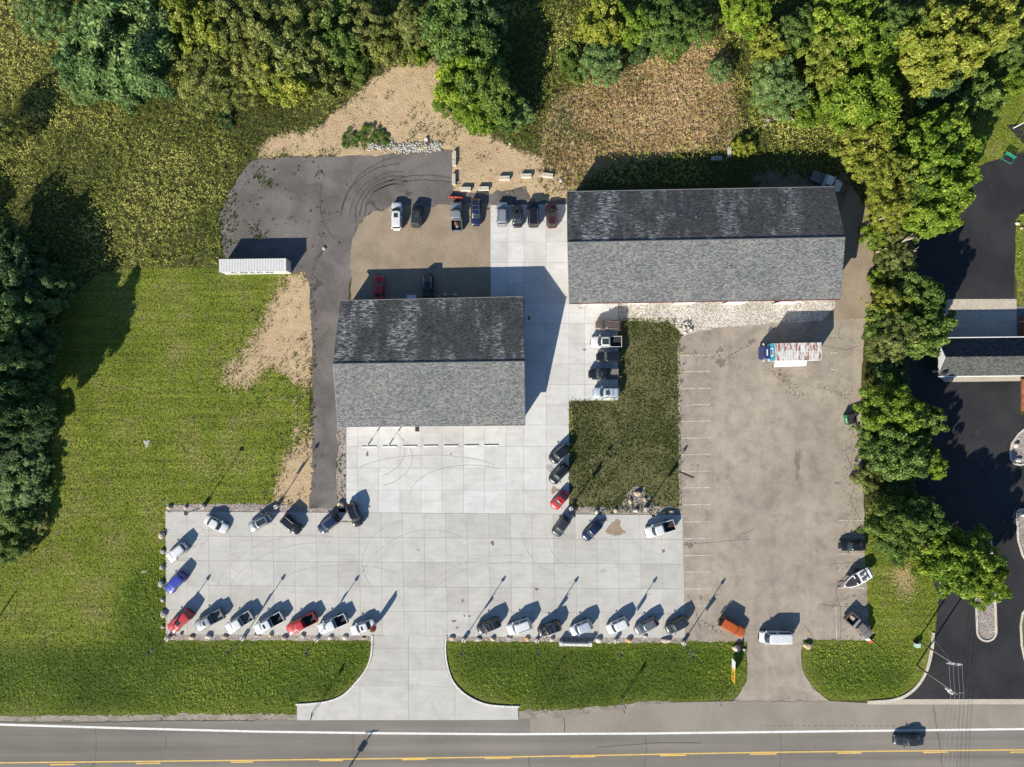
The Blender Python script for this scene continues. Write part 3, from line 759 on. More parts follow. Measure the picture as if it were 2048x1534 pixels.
gable('dealership_building', 'left building with a grey gable roof streaked white on its far slope', (681,602),(1046,594),(1050,849.5),(676,852.5),(666,727.5),(1048.5,722.5), 3.9, 7.6, M_roofN, M_roofS, M_edge,
      doors=[('S',-12,-9,3,'door'),('S',-7,-4,3,'door'),('S',-1,1.5,2.4,'win'),('S',4,6.5,2.4,'win'),('S',9,11.5,2.4,'win'),('N',-10,-7,3,'door'),('N',-3,0,3,'door')])
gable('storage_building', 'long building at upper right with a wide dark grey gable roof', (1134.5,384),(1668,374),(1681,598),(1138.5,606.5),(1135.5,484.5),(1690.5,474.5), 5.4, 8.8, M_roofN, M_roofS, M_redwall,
      doors=[('S',-20,-16.5,4,'door'),('S',-12,-8.5,4,'door'),('S',-4,-0.5,4,'door'),('S',5,8.5,4,'door'),('S',14,17.5,4,'door')])

# canopy of the neighbouring building: gable with a pale panelled end
cz, rz_ = 3.3, 5.5
nwc, swc = W(1881,675.5,cz), W(1879,753,cz); rgc = W(1894,714,rz_)
root = empty('entrance_canopy', ((nwc.x+12), (nwc.y+swc.y)/2, 0), 0, 'dark gabled canopy roof with a pale triangular end at the right edge', 'canopy')
o0 = root.location
def loc(p): return Vector(p) - o0
x1c = nwc.x + 32
xr = rgc.x; dyn = 0.0115
N1 = Vector((x1c, nwc.y+32*dyn, cz)); S1 = Vector((x1c, swc.y+32*dyn, cz)); R1 = Vector((x1c, rgc.y+32*dyn, rz_))
gx0 = xr + 0.05
NE0 = Vector((gx0-.25, nwc.y, cz)); SE0 = Vector((gx0-.25, swc.y, cz)); RG = Vector((gx0-.25, rgc.y, rz_))
for nm_a, nm_b, m_ in ((N1, NE0, M_roofD), (SE0, S1, M_roofDS)):
    q = [loc(nm_a), loc(nm_b), loc(RG), loc(R1)] if m_ is M_roofD else [loc(nm_a), loc(nm_b), loc(R1), loc(RG)]
    me = mesh('roof', q + [p_-Vector((0,0,.2)) for p_ in q], [(0,1,2,3),(7,6,5,4),(1,0,4,5),(2,1,5,6),(0,3,7,4)])
    if me.polygons[0].normal.z < 0: me.flip_normals()
    obj('roof', me, m_, root)
M_gend = plain('pale_gable_panel', (0.55,0.56,0.58), 0.6)
g0 = [loc((gx0-.3, nwc.y-.45, cz+.12)), loc((gx0-.3, swc.y+.45, cz+.12)), loc((gx0-.3, rgc.y, rz_-.05))]
g1 = [p_ + Vector((.25,0,0)) for p_ in g0]
obj('gable_end', mesh('gable_end', g0+g1, [(0,1,2)[::-1],(3,4,5),(0,1,4,3),(1,2,5,4),(2,0,3,5)]), M_gend, root)
for a_, b_ in ((NE0, N1), (SE0, S1)): obj('gutter', MB().tube([loc(a_), loc(b_)], 0.11, 6).me('gutter'), M_trim, root)
for k in range(4):
    for y in (nwc.y-.8, swc.y+.9):
        obj('column', MB().box(-.2,.2,-.2,.2,0,cz-.1).me('column'), M_trim, root, (loc((gx0+1+k*6, y+k*6*dyn, 0))))

# ------------------------------------------------------------------ foliage
LEAF = {
 'blue_green': leafmat('blue_green_leaves', (0.055,0.125,0.042), (0.165,0.275,0.088), (0.38,0.48,0.20)),
 'green':      leafmat('green_leaves', (0.052,0.110,0.022), (0.140,0.225,0.042), (0.30,0.38,0.10)),
 'yellow':     leafmat('yellow_green_leaves', (0.120,0.165,0.020), (0.275,0.315,0.042), (0.50,0.49,0.115)),
 'olive':      leafmat('olive_leaves', (0.090,0.122,0.026), (0.220,0.255,0.066), (0.45,0.45,0.165)),
 'bright':     leafmat('bright_green_leaves', (0.072,0.145,0.012), (0.185,0.290,0.026), (0.40,0.46,0.065)),
 'dark':       leafmat('dark_green_leaves', (0.030,0.075,0.030), (0.075,0.145,0.050), (0.17,0.24,0.09)),
}
M_bark = plain('grey_brown_bark', (0.14,0.115,0.09), 0.95)
M_palebark = plain('pale_bare_bark', (0.40,0.35,0.28), 0.9)

def leafquads(P, N, size, asp, r, droop=None):
    """diamond leaves at P facing N; returns V,F"""
    n = len(P)
    N = N / np.maximum(np.linalg.norm(N, axis=1, keepdims=True), 1e-6)
    a = r.normal(size=(n, 3)) if droop is None else droop + r.normal(size=(n, 3))*0.35
    u = a - (a*N).sum(1, keepdims=True)*N
    u /= np.maximum(np.linalg.norm(u, axis=1, keepdims=True), 1e-6)
    w = np.cross(N, u)
    s = (size * (0.5 + 1.0*r.random(n)**1.5))[:, None] if np.isscalar(size) else size[:, None]
    V = np.empty((n, 4, 3))
    V[:, 0] = P + u*s*0.5; V[:, 2] = P - u*s*0.5
    V[:, 1] = P + w*s*0.5*asp + u*s*0.08 - N*s*0.08; V[:, 3] = P - w*s*0.5*asp + u*s*0.08 - N*s*0.08
    return V.reshape(-1, 3), np.arange(4*n).reshape(n, 4)

def crown_mesh(name, seed, kind):
    r = np.random.default_rng(seed)
    R = 5.0
    cfg = {'broad': (130, 0.145, 19000, 0.37, 0.62, 0.80), 'fine': (180, 0.115, 19000, 0.31, 0.42, 0.85),
           'feather': (80, 0.18, 14000, 0.70, 0.26, 0.75), 'shrub': (70, 0.17, 11000, 0.36, 0.50, 0.50)}[kind]
    nl, lr, nleaf, size, asp, rzz = cfg
    d = r.normal(size=(nl, 3)); d[:, 2] = np.abs(d[:, 2])*1.0 - 0.15
    d /= np.linalg.norm(d, axis=1, keepdims=True)
    # uneven outline: radius varies with bearing
    ph = r.random(5)*6.28
    def out(az): return 1 + 0.13*np.sin(2*az+ph[0]) + 0.10*np.sin(3*az+ph[1]) + 0.09*np.sin(5*az+ph[2]) + 0.07*np.sin(8*az+ph[3])
    az = np.arctan2(d[:, 1], d[:, 0])
    rad = (0.30 + 0.62*np.sqrt(r.random(nl))) * out(az)
    C = d*rad[:, None]*R; C[:, 2] *= rzz
    LR = lr*R*r.uniform(0.6, 1.25, nl)
    k = r.choice(nl, nleaf, p=LR**2/np.sum(LR**2))
    e = r.normal(size=(nleaf, 3)); e += 0.75*d[k] + np.array([0, 0, 0.45]); e /= np.linalg.norm(e, axis=1, keepdims=True)
    rr = LR[k]*(0.35 + 0.85*np.sqrt(r.random(nleaf)))
    P = C[k] + e*rr[:, None]*np.array([1, 1, 0.8])
    N = e*0.6 + np.array([0, 0, 0.45]) + r.normal(size=(nleaf, 3))*0.6
    drp = None
    if kind == 'feather':
        drp = e.copy(); drp[:, 2] -= 0.35
    V, F = leafquads(P, N, size, asp, r, drp)
    lobe_t = r.normal(0, 0.15, nl)
    tint = np.clip(0.46 + lobe_t[k] + r.normal(0, 0.21, nleaf), 0, 1)
    me = bigmesh(name, V, F, tint)
    return me
CROWN = {k: [crown_mesh('crown', 100+17*i+j, k) for j in range(4)] for i, k in enumerate(('broad', 'fine', 'feather', 'shrub'))}

def trunk_mesh(seed, h=1.0, spread=0.55):
    r = random.Random(seed); mb = MB()
    top = Vector((r.uniform(-.05,.05), r.uniform(-.05,.05), 0.75))
    mb.tube([(0,0,0), (r.uniform(-.02,.02), r.uniform(-.02,.02), .35), top], 0.045, 7, 0.018)
    for k in range(6):
        z = r.uniform(.25, .65); a = k*1.05 + r.uniform(-.3,.3)
        p0 = Vector((0, 0, z)); p1 = p0 + Vector((math.cos(a)*.2*spread*2, math.sin(a)*.2*spread*2, .14)); p2 = p1 + Vector((math.cos(a+.3)*.16, math.sin(a+.3)*.16, .15))
        mb.tube([p0, p1, p2], 0.018, 5, 0.006)
    return mb.me('trunk', True)
TRUNK = [trunk_mesh(s) for s in range(4)]

tree_n = [0]
def tree(px, py, rpx, h, form, leaf, label, cat='tree', name=None, group=None, offset=True):
    """crown seen at photo pixel (px,py) with radius rpx"""
    tree_n[0] += 1; i = tree_n[0]
    zc = h*0.60
    g = W(px, py, zc) if offset else W(px, py)
    R = rpx/S*(1 - zc/H)
    r = random.Random(i*13+5)
    root = empty(name or ('shrub' if form == 'shrub' else 'tree'), (g.x, g.y, -0.05), r.uniform(0, 6.28), label, cat, group)
    c = obj('crown', CROWN[form][i % 4], LEAF[leaf], root)
    base = 0.42 if form != 'shrub' else 0.12
    cz_ = h*base
    hz = (h - cz_)/(5.0*{'broad': .95, 'fine': 1.0, 'feather': .92, 'shrub': .78}[form])
    c.location = (0, 0, cz_); sx = r.uniform(.92, 1.1)
    c.scale = (R/5.0*sx, R/5.0/sx, hz)
    tk = obj('trunk', TRUNK[i % 4], M_bark, root)
    tk.scale = (R*0.75, R*0.75, h*0.85)
    return root
T = tree
# left belt
T(235,60,110,14,'feather','blue_green','large blue green tree with drooping feathery leaves at the top left')
T(175,120,62,11,'feather','blue_green','blue green feathery tree on the left flank of the large feathery one')
T(205,150,55,10,'feather','blue_green','pale blue green feathery tree jutting into the meadow at top left','tree')
T(280,120,60,12,'feather','blue_green','blue green feathery tree between the large one and the round willow')
T(90,25,58,9,'fine','blue_green','pale green soft tree at the very top left of the meadow')
T(245,180,34,5,'shrub','blue_green','small round pale green shrub at the tip of the feathery trees','shrub')
T(160,165,40,7,'fine','blue_green','soft green tree under the left side of the feathery trees')
T(405,150,75,9,'fine','olive','round grey green willow bush at the meadow edge left of the sand')
T(410,60,60,11,'broad','yellow','yellow green tree between the feathery trees and the olive grove')
T(365,25,50,12,'broad','yellow','yellow green tree at the top edge right of the feathery trees')
T(430,95,40,8,'fine','green','small green tree above the round willow bush')
T(490,40,75,12,'fine','olive','pale olive tree at the top edge left of centre')
T(510,120,60,10,'fine','olive','olive tree left of the big sandy mound')
T(470,175,40,6,'fine','olive','low olive tree beside the round willow bush')
T(580,100,70,11,'broad','olive','broad olive tree upper left of the sandy mound')
T(560,150,60,9,'broad','yellow','yellowish rounded tree just left of the sandy mound')
T(600,30,65,12,'fine','olive','olive tree at the top edge above the sandy mound')
T(665,60,60,10,'broad','green','mid green tree at the top edge above the sand')
T(640,140,45,6,'shrub','olive','low olive thicket at the upper left edge of the sand','shrub')
T(720,40,55,9,'fine','olive','olive green tree above the top of the sandy mound')
T(700,115,40,5,'shrub','green','dark green thicket bordering the top left of the sand','shrub')
T(775,75,48,7,'shrub','olive','grey green thicket on the top of the sandy mound','shrub')
T(830,45,50,8,'fine','olive','pale olive tree above the sandy mound near the dark tree group')
T(835,105,22,3.5,'shrub','bright','small bright yellow green bush at the top of the sand','bush')
T(930,70,85,13,'broad','green','tall dark green tree right of the sandy mound')
T(955,30,60,14,'broad','dark','dark green tree at the top edge right of the sandy mound')
T(925,150,62,10,'broad','bright','bright green tree hanging over the right side of the sand')
T(975,165,62,11,'feather','green','dark green tree with glossy leaves in the middle of the tree group by the sand')
T(960,215,48,8,'feather','bright','yellow green drooping tree at the lower tip of the group by the sand')
T(1000,215,45,8,'broad','green','green tree at the lower right of the group by the sand')
T(1035,230,32,5,'fine','blue_green','soft pale green shrub beside the dry brown grass','shrub')
T(895,200,28,4,'shrub','green','low green bush on the right edge of the sand','bush')
T(700,275,20,0.8,'shrub','green','low green weeds bush in the middle of the sand strip','bush')
T(735,268,22,0.9,'shrub','green','low leafy green bush on the sand beside white rubble','bush')
T(762,272,18,0.7,'shrub','green','ragged green bush just left of the white rubble bank','bush')
T(450,240,20,2,'shrub','dark','low dark bush in the meadow near the round willow','bush')
# top middle
T(1205,115,48,7,'fine','blue_green','round soft green bush above the dry brown grass')
T(1205,40,50,10,'broad','yellow','bright yellow green tree at the top edge above the round bush')
T(1265,45,45,8,'broad','bright','leafy green tree right of the yellow green one at the top')
T(1320,35,62,9,'fine','green','pale green tree at the top edge above the dry grass')
T(1385,45,48,7,'fine','green','green tree at the top edge right of the dry grass')
T(1150,115,36,5,'shrub','green','green shrub on the left of the round soft bush','shrub')
T(1280,85,36,4,'shrub','dark','dark low thicket along the top of the dry brown grass','shrub')
T(1345,85,34,4,'shrub','green','green thicket along the top right of the dry grass','shrub')
T(1495,15,50,9,'broad','bright','bright green tree at the top edge above the right woods')
T(1540,85,38,7,'broad','yellow','rounded yellow green tree standing alone left of the right woods')
T(1560,175,62,7,'fine','blue_green','wide pale green bush right of the dry brown grass')
T(1595,60,50,8,'fine','green','grey green bush between the lone round tree and the right woods')
T(1610,215,42,4,'shrub','bright','long grassy green thicket below the wide pale bush','shrub')
T(1440,140,26,4,'fine','blue_green','small pale green bush on the right edge of dry grass','bush')
T(1490,290,26,3,'shrub','yellow','low yellowish bush near the upright concrete block','bush')
# right woods
T(1690,45,75,12,'broad','bright','large light green tree in the top right woods')
T(1660,105,58,11,'broad','yellow','light yellow green tree on the left flank of the right woods')
T(1745,90,55,11,'feather','bright','light green tree with long leaves in the right woods')
T(1790,55,58,12,'fine','green','green tree in the middle of the right woods at the top')
T(1735,200,78,11,'feather','bright','broad light green tree above the leaning pale trunks')
T(1690,190,45,9,'broad','bright','smaller light green tree left of the broad one by the pale trunks')
T(1865,75,75,14,'broad','yellow','large golden green tree in the upper right corner woods')
T(1930,95,62,14,'broad','yellow','golden green tree on the right flank of the large golden one')
T(1870,130,55,12,'broad','yellow','golden green tree at the lower edge of the golden group')
T(1985,30,60,13,'broad','yellow','golden green tree in the extreme top right corner')
T(2035,95,50,9,'fine','green','green tree on the right edge near the top corner')
T(2035,160,34,6,'broad','bright','bright green bush at the right edge above the mown verge','bush')
T(1960,190,50,9,'broad','green','shaded green tree above the large maple on the right')
T(1890,185,48,9,'broad','dark','dark shaded tree above the large maple on the right')
T(1740,285,58,9,'feather','yellow','yellow green tree over the pale trunks near the flatbed truck')
T(1780,345,55,11,'fine','yellow','slender yellow tree between the pale trunks and the maples')
T(1785,410,48,10,'fine','yellow','thin yellow tree beside the lower maple')
T(1745,330,36,7,'fine','yellow','wispy yellow tree above the right end of the long building')
T(1900,280,72,13,'broad','bright','large rounded bright green maple beside the dark drive')
T(1850,300,52,12,'broad','bright','bright green maple on the left of the large rounded maple')
T(1890,370,72,13,'broad','bright','large golden topped maple below the rounded maple')
T(1870,425,52,11,'broad','bright','lower lobe like maple tree hanging over the dark drive')
T(1845,370,44,11,'broad','green','green tree squeezed between the yellow trees and the maples')
T(1770,470,36,4,'shrub','bright','bright green shrub beside the lane at the end of the long building','shrub')
T(1765,560,28,3,'shrub','bright','leafy bright green shrub by the bend of the gravel lane','shrub')
T(1800,470,36,5,'fine','olive','thin olive shrub with bare twigs below the maples','shrub')
T(1800,520,38,6,'fine','olive','twiggy olive tree at the edge of the dark drive')
# right row
T(1850,590,46,10,'broad','green','green tree at the top of the row between the lots')
T(1790,612,46,8,'fine','yellow','yellow tinged tree at the top left of the row between the lots')
T(1855,655,58,11,'broad','green','large tree in the row reaching towards the canopy roof')
T(1795,672,54,10,'fine','olive','grey olive tree beside the worn lot in the row')
T(1770,640,38,7,'broad','green','green tree leaning over the worn lot near the truck')
T(1785,740,38,6,'broad','dark','dark green tree in the gap of the row left of the canopy')
T(1785,815,62,11,'broad','bright','broad light green tree in the row above the green dumpster')
T(1845,840,46,10,'broad','green','green tree jutting from the row towards the dark drive')
T(1752,885,38,7,'broad','green','green tree directly below the green dumpster')
T(1800,905,64,11,'broad','green','large green tree in the lower part of the row')
T(1858,925,36,8,'broad','bright','light green tree at the drive side in the lower row')
T(1805,985,30,4,'fine','dark','dark open bush in the gap of the lower row','bush')
T(1785,1040,46,9,'broad','green','green tree over the parked dark car at the lower right')
T(1840,1040,54,10,'broad','green','light green tree in the lower row next to the long island')
T(1800,1090,42,7,'broad','green','low green tree at the end of the row beside the dark car')
T(1745,960,32,4,'shrub','olive','scrubby olive shrub at the right edge of the worn lot','shrub')
T(1890,1105,55,11,'broad','bright','bright green maple joined to the end of the row')
T(1930,1130,72,12,'broad','bright','big bright green maple over the long gravel island')
T(1970,1165,50,11,'broad','bright','bright green maple lobe at the lower right over the island')
# shaded left wood
for k, (x, y, r_, h, f, c, lab) in enumerate([
 (30,545,58,10,'broad','dark','dark shaded tree at the left edge beside the meadow corner'),
 (95,560,46,7,'feather','dark','dark leafy tree at the upper corner of the mown lawn'),
 (70,600,40,8,'feather','blue_green','shaded blue green tree left of the lawn shadow'),
 (20,640,55,12,'broad','blue_green','shaded blue green tree at the left edge by the lawn shadow'),
 (60,690,50,10,'feather','dark','dark feathery tree beside the deepest lawn shadow'),
 (15,720,55,13,'feather','blue_green','tall feathery tree at the left edge, partly sunlit'),
 (65,770,48,10,'feather','dark','dark tree beside the lower part of the lawn shadow'),
 (20,810,58,16,'feather','dark','dark feathery tree at the left edge in the middle of the wood'),
 (62,850,42,4,'feather','dark','shaded tree beside the end of the lawn shadow'),
 (25,905,50,3.5,'feather','dark','shaded tree at the left edge above the sunlit group'),
 (68,930,34,3,'broad','blue_green','blue green tree just above the sunlit left group'),
 (30,975,48,4,'feather','blue_green','sunlit grey green tree at the lower left wood'),
 (75,985,28,2.5,'fine','blue_green','small grey green tree at the lawn edge of the left wood'),
 (20,1045,48,4,'feather','green','sunlit green tree at the lower end of the left wood'),
 (65,1040,34,2.5,'fine','olive','olive bush at the lawn edge near the end of the left wood'),
 (10,1095,34,5,'feather','green','last low green tree at the bottom of the left wood'),
 (45,1085,26,3.5,'shrub','olive','low olive shrub at the bottom corner of the left wood'),
 (15,480,46,8,'broad','dark','dark tree at the left edge in the meadow shadow'),
 (55,500,30,4,'feather','green','small fern green tree beside the meadow shadow'),
 (-5,260,45,8,'fine','olive','olive tree cut by the left edge in the upper meadow'),
 ]): T(x, y, r_, h, f, c, lab)
# tall trees just outside the left edge that throw the big shadows
for k, (x, y, r_, h) in enumerate([(-25,880,80,19),(-60,835,85,18),(-100,790,80,18),(-55,750,75,17),(-150,900,80,18),(-170,540,85,14),(-140,470,70,12),(-190,640,85,16),(-75,680,65,15),(-250,560,80,17)]):
    T(x, y, r_, h, 'broad', 'dark', 'tall dark tree of the wood just beyond the left edge', group='tall trees beyond the left edge', offset=False)

# bare pale leaning trunks
def bare_tree(x, y, dx, dy, h, label, seed, n=5):
    r = random.Random(seed); mb = MB(); g = W(x, y)
    root = empty('bare_tree', g, 0, label, 'tree')
    tip = Vector((dx/S, -dy/S, h))
    mb.tube([(0,0,-.05), tip*.5+Vector((0,0,.3)), tip], 0.17, 6, 0.06)
    obj('trunk', mb.me('trunk', True), M_palebark, root)
    for k in range(n):
        t0 = r.uniform(.3,.85); p0 = tip*t0 + Vector((0,0,.3*(1-abs(2*t0-1))))
        d = Vector((dx/S + r.uniform(-1.6,1.6), -dy/S + r.uniform(-1.6,1.6), h*r.uniform(.3,.7))).normalized()*r.uniform(1.2,2.6)
        mb2 = MB().tube([p0, p0+d*.5+Vector((0,0,.1)), p0+d], 0.07, 5, 0.025)
        obj('limb', mb2.me('limb', True), M_palebark, root)
bare_tree(1668,318,22,-26,6.0,'pale bare trunk leaning out beside the yellow tree near the flatbed truck',1)
bare_tree(1678,322,32,-20,6.5,'second pale leaning trunk just below the first by the flatbed truck',2)
bare_tree(1718,362,24,-20,6.5,'forked pale trunk right of the flatbed truck',3,7)
bare_tree(1722,366,30,-8,5.5,'low pale trunk fanning out beside the forked one',4,6)
bare_tree(1738,447,36,-12,6.0,'pale trunk leaning across the shrubs beside the lane',5)
bare_tree(1752,505,40,-18,5.5,'fan of bare pale twigs at the edge of the dark drive',6,12)
bare_tree(1770,515,34,-4,4.5,'bare twiggy trunk below the fan of pale twigs',7,10)
bare_tree(1800,20,14,-10,7,'bare grey tree crown at the top edge of the right woods',8,14)
bare_tree(1598,250,-34,-14,1.5,'fallen pale trunk lying among weeds near the wide bush',9,6)
bare_tree(1560,238,-26,6,1.0,'heap of pale dead branches in the weeds right of the dry grass',10,12)

# ------------------------------------------------------------------ ground plants (too many to count)
def scatter(n, mask, x0, x1, y0, y1, seed):
    r = np.random.default_rng(seed)
    x = r.uniform((x0-1024)/S, (x1-1024)/S, n); y = r.uniform((767-y1)/S, (767-y0)/S, n)
    m = sample(mask, x, y)
    k = r.random(n) < m
    return x[k], y[k], r
hard = region([(500,318),(907,300),(907,384),(1136,400),(1136,1050),(331,1050),(331,1282),(331,1016),(618,1016),(620,560),(600,552),(446,552),(440,430),(468,375)], r=1)
hard = np.maximum(hard, region(OLD, [(1130,378),(1672,370),(1700,372),(1745,440),(1746,560),(1730,650),(1640,650),(1440,655),(1362,700),(1340,645),(1236,642),(1236,802),(1130,802)], [(331,1016),(1375,1016),(1375,1284),(331,1284)],
       [(592,1405),(660,1400),(715,1362),(747,1300),(747,1265),(888,1265),(890,1320),(905,1362),(965,1404),(1040,1412),(1040,1442),(592,1442)],
       [(-1500,1432),(594,1432),(1040,1430),(1210,1418),(1300,1404),(4000,1398),(4000,1800),(-1500,1800)], [(1800,440),(1937,345),(2048,290),(3000,260),(3000,1410),(1790,1402),(1868,1290),(1878,1190),(1830,1000),(1815,800)], r=1))
hard = np.minimum(hard, 1-region(LAWN_M, LAWN_R, r=0)*0.999)
wild_off = A_plot
soft = np.clip(1-hard*1.6, 0, 1)
MEADOW = leafmat('meadow_weeds', (0.085,0.122,0.022), (0.245,0.305,0.052), (0.54,0.54,0.165), 0.25)
LAWNM = leafmat('mown_grass_blades', (0.085,0.130,0.013), (0.200,0.250,0.030), (0.39,0.39,0.10), 0.25)
LUSH = leafmat('lush_ditch_weeds', (0.055,0.140,0.010), (0.180,0.340,0.018), (0.42,0.54,0.080), 0.25)
DRYM = leafmat('dry_brown_grass', (0.15,0.155,0.045), (0.46,0.275,0.130), (0.64,0.46,0.27), 0.25)
STRAW = leafmat('sparse_weeds', (0.050,0.080,0.016), (0.105,0.135,0.032), (0.21,0.20,0.075), 0.25)
Tn = blur(vnoise(sh, 26, 21)*0.6 + vnoise(sh, 8, 22)*0.4, 1)
def weeds(name, x, y, r, hlo, hhi, rad, k, size, asp, mat, label, cat, base=0.5, var=0.22, zup=0.6, patch=0.9):
    n = len(x)
    z0 = sample(GZ, x, y)
    h = r.uniform(hlo, hhi, n)
    hn = sample(Tn, x, y); h *= 0.6 + 0.8*hn
    P = np.repeat(np.stack([x, y, z0], 1), k, 0)
    hh = np.repeat(h, k); q = r.random(n*k)
    P[:, 0] += r.normal(0, rad, n*k); P[:, 1] += r.normal(0, rad, n*k)
    P[:, 2] += hh*(0.35 + 0.65*q)
    N = r.normal(size=(n*k, 3))*0.75; N[:, 2] += zup
    V, F = leafquads(P, N, size, asp, r)
    tint = np.clip(base + np.repeat((hn-0.5)*patch + r.normal(0, var*0.7, n), k) + r.normal(0, var*0.7, n*k), 0, 1)
    o = obj(name, bigmesh(name, V, F, tint), mat)
    tag(o, label, cat, None, 'stuff')
    return o
wild = np.clip(soft*(1-A_lawn)*(1-A_sand*1.3)*(1-A_dry*0.9)*(1-A_dirt2)*(1-A_plot), 0, 1)
x, y, r = scatter(140000, wild, -60, 2110, -40, 1130, 31)
weeds('meadow', x, y, r, 0.45, 1.2, 0.13, 6, 0.25, 0.42, MEADOW, 'rough olive meadow of waist high weeds filling the upper left and top', 'meadow', zup=0.85, patch=2.0)
x, y, r = scatter(15000, np.clip(A_dry*soft, 0, 1), 1060, 1490, 60, 410, 32)
weeds('dry_grass', x, y, r, 0.15, 0.6, 0.15, 4, 0.36, 0.35, DRYM, 'dry rusty brown grass above the long building', 'grass', patch=1.9, zup=.9)
wob2 = vnoise(sh, 14, 8)*.6 + vnoise(sh, 5, 9)*.4
x, y, r = scatter(30000, np.clip(A_dry*soft*0.7 + (A_sand > 0.02)*(A_sand < 0.8)*soft*0.45 + A_sand*soft*np.clip((wob2-.44)*4, 0.05, .9) + A_dirt2*0.5*soft, 0, 1), 420, 1760, 80, 1030, 33)
weeds('sparse_weed', x, y, r, 0.1, 0.55, 0.16, 5, 0.26, 0.45, STRAW, 'scattered green weeds on the bare sand and dry grass', 'weeds')
lawnmask = np.clip(A_lawn*soft*(1-A_sand)*(1-A_lush*.8), 0, 1)
x, y, r = scatter(260000, lawnmask, -30, 2060, 150, 1450, 34)
weeds('lawn_grass', x, y, r, 0.04, 0.18, 0.07, 2, 0.20, 0.45, LAWNM, 'mown grass of the lawns and verges round the lot', 'grass', zup=0.25, patch=1.3, var=.32)
lush = A_lush*soft
lushd = lush.copy(); lushd[:, :] *= 1.0
x, y, r = scatter(80000, np.clip(lushd*0.9, 0, 1), -30, 1840, 1060, 1440, 35)
weeds('ditch_weeds', x, y, r, 0.06, 0.36, 0.11, 5, 0.19, 0.36, LUSH, 'lush bright green weeds in the roadside ditch', 'weeds', patch=1.5)
mid = region(LAWN_M, r=3)*soft
x, y, r = scatter(30000, mid*(0.25+0.9*np.clip(wob2*2-.6,0,1)), 1130, 1370, 630, 1030, 36)
weeds('plot_weeds', x, y, r, 0.05, 0.22, 0.10, 3, 0.24, 0.5, STRAW, 'dull green and brown weeds of the middle grass plot', 'weeds')
# weeds in the cracks and along the edges of the worn lot
r = np.random.default_rng(37); xs_, ys_ = [], []
for (x0, y0, x1, y1, n, s) in [(1680,640,1730,1280,420,9),(1362,700,1440,720,40,4),(1375,1190,1402,1262,40,3),(1400,1240,1445,1270,40,3),(1640,1208,1735,1212,40,2.5),(1540,735,1600,790,260,9),(1400,640,1520,760,70,14),(1365,780,1400,790,16,3),(1620,770,1700,790,80,7),(1690,800,1722,1000,190,7),(1380,930,1400,932,16,2),(1440,680,1470,720,24,5),(1610,1250,1630,1300,24,4),(1365,790,1440,1010,45,8),(1500,640,1720,680,60,9)]:
    u = r.random(n); xs_.append(x0+(x1-x0)*u+r.normal(0, s, n)); ys_.append(y0+(y1-y0)*(u if abs(y1-y0) < 90 else r.random(n))+r.normal(0, s*.6, n))
xp = np.concatenate(xs_); yp = np.concatenate(ys_); keep = pip(xp, yp, OLD); xp, yp = xp[keep], yp[keep]
x = (xp-1024)/S; y = (767-yp)/S
CRK = leafmat('crack_weeds_leaves', (0.07,0.062,0.022), (0.12,0.10,0.042), (0.20,0.16,0.085), 0.2)
weeds('crack_weeds', x, y, r, 0.03, 0.10, 0.07, 4, 0.14, 0.6, CRK, 'small dark weeds growing in cracks of the worn lot', 'weeds')
xp = np.concatenate([r.normal(520,10,40), r.normal(536,6,16), r.normal(508,12,20), r.uniform(440,700,60), r.normal(520,6,20), r.uniform(440,475,120), r.uniform(618,632,60), r.uniform(676,690,40)])
yp = np.concatenate([r.normal(352,8,40), r.normal(366,4,16), r.normal(462,8,20), r.uniform(320,500,60), r.normal(475,3,20), r.uniform(390,505,120), r.uniform(560,1015,60), r.uniform(860,1000,40)])
weeds('yard_weeds', (xp-1024)/S, (767-yp)/S, r, 0.05, 0.3, 0.12, 5, 0.26, 0.6, STRAW, 'tufts of weeds sprouting from the dark millings yard', 'weeds')

# broken pale rubble: many small stones as one mass
def stones(name, xs, ys, r, lo, hi, mat, label, cat):
    n = len(xs); base = np.array([(1,0,0),(0,1,0),(-1,0,0),(0,-1,0),(0,0,1),(0,0,-.6)], float)
    tri = np.array([(0,1,4),(1,2,4),(2,3,4),(3,0,4),(1,0,5),(2,1,5),(3,2,5),(0,3,5)])
    s = r.uniform(lo, hi, n)
    an = r.random(n)*6.28; ca, sa = np.cos(an), np.sin(an)
    B = base[None]*(1+r.normal(0, .22, (n, 6, 3)))*s[:, None, None]*np.array([1.0, .75, .6])
    X = B[..., 0]*ca[:, None]-B[..., 1]*sa[:, None]; Y = B[..., 0]*sa[:, None]+B[..., 1]*ca[:, None]
    gxx = (xs-1024)/S; gyy = (767-ys)/S
    V = np.stack([X+gxx[:, None], Y+gyy[:, None], B[..., 2]+(sample(GZ, gxx, gyy)+s*0.25)[:, None]], -1).reshape(-1, 3)
    F = (tri[None] + 6*np.arange(n)[:, None, None]).reshape(-1, 3)
    o = obj(name, bigmesh(name, V, F), mat); tag(o, label, cat, None, 'stuff')
M_white_stone = grainy('broken_white_stone', (0.34,0.33,0.31), (0.52,0.50,0.47), 1.5, 5, bstr=0.3)
r = np.random.default_rng(51)
n = 900; u = r.random(n)
xs_ = np.where(u < .7, r.uniform(790,885,n), r.uniform(735,790,n)); ys_ = np.where(u < .7, 294+r.normal(0,5,n)-(xs_-840)*0.05, 292+r.normal(0,5,n))
stones('rubble_bank', xs_, ys_, r, 0.07, 0.27, M_white_stone, 'bank of broken white rubble along the top edge of the dark yard', 'rubble')
n = 420
sx = r.uniform(520,1130,2600); sy = r.uniform(125,400,2600); kk = sample(A_sand*soft, (sx-1024)/S, (767-sy)/S) > .6
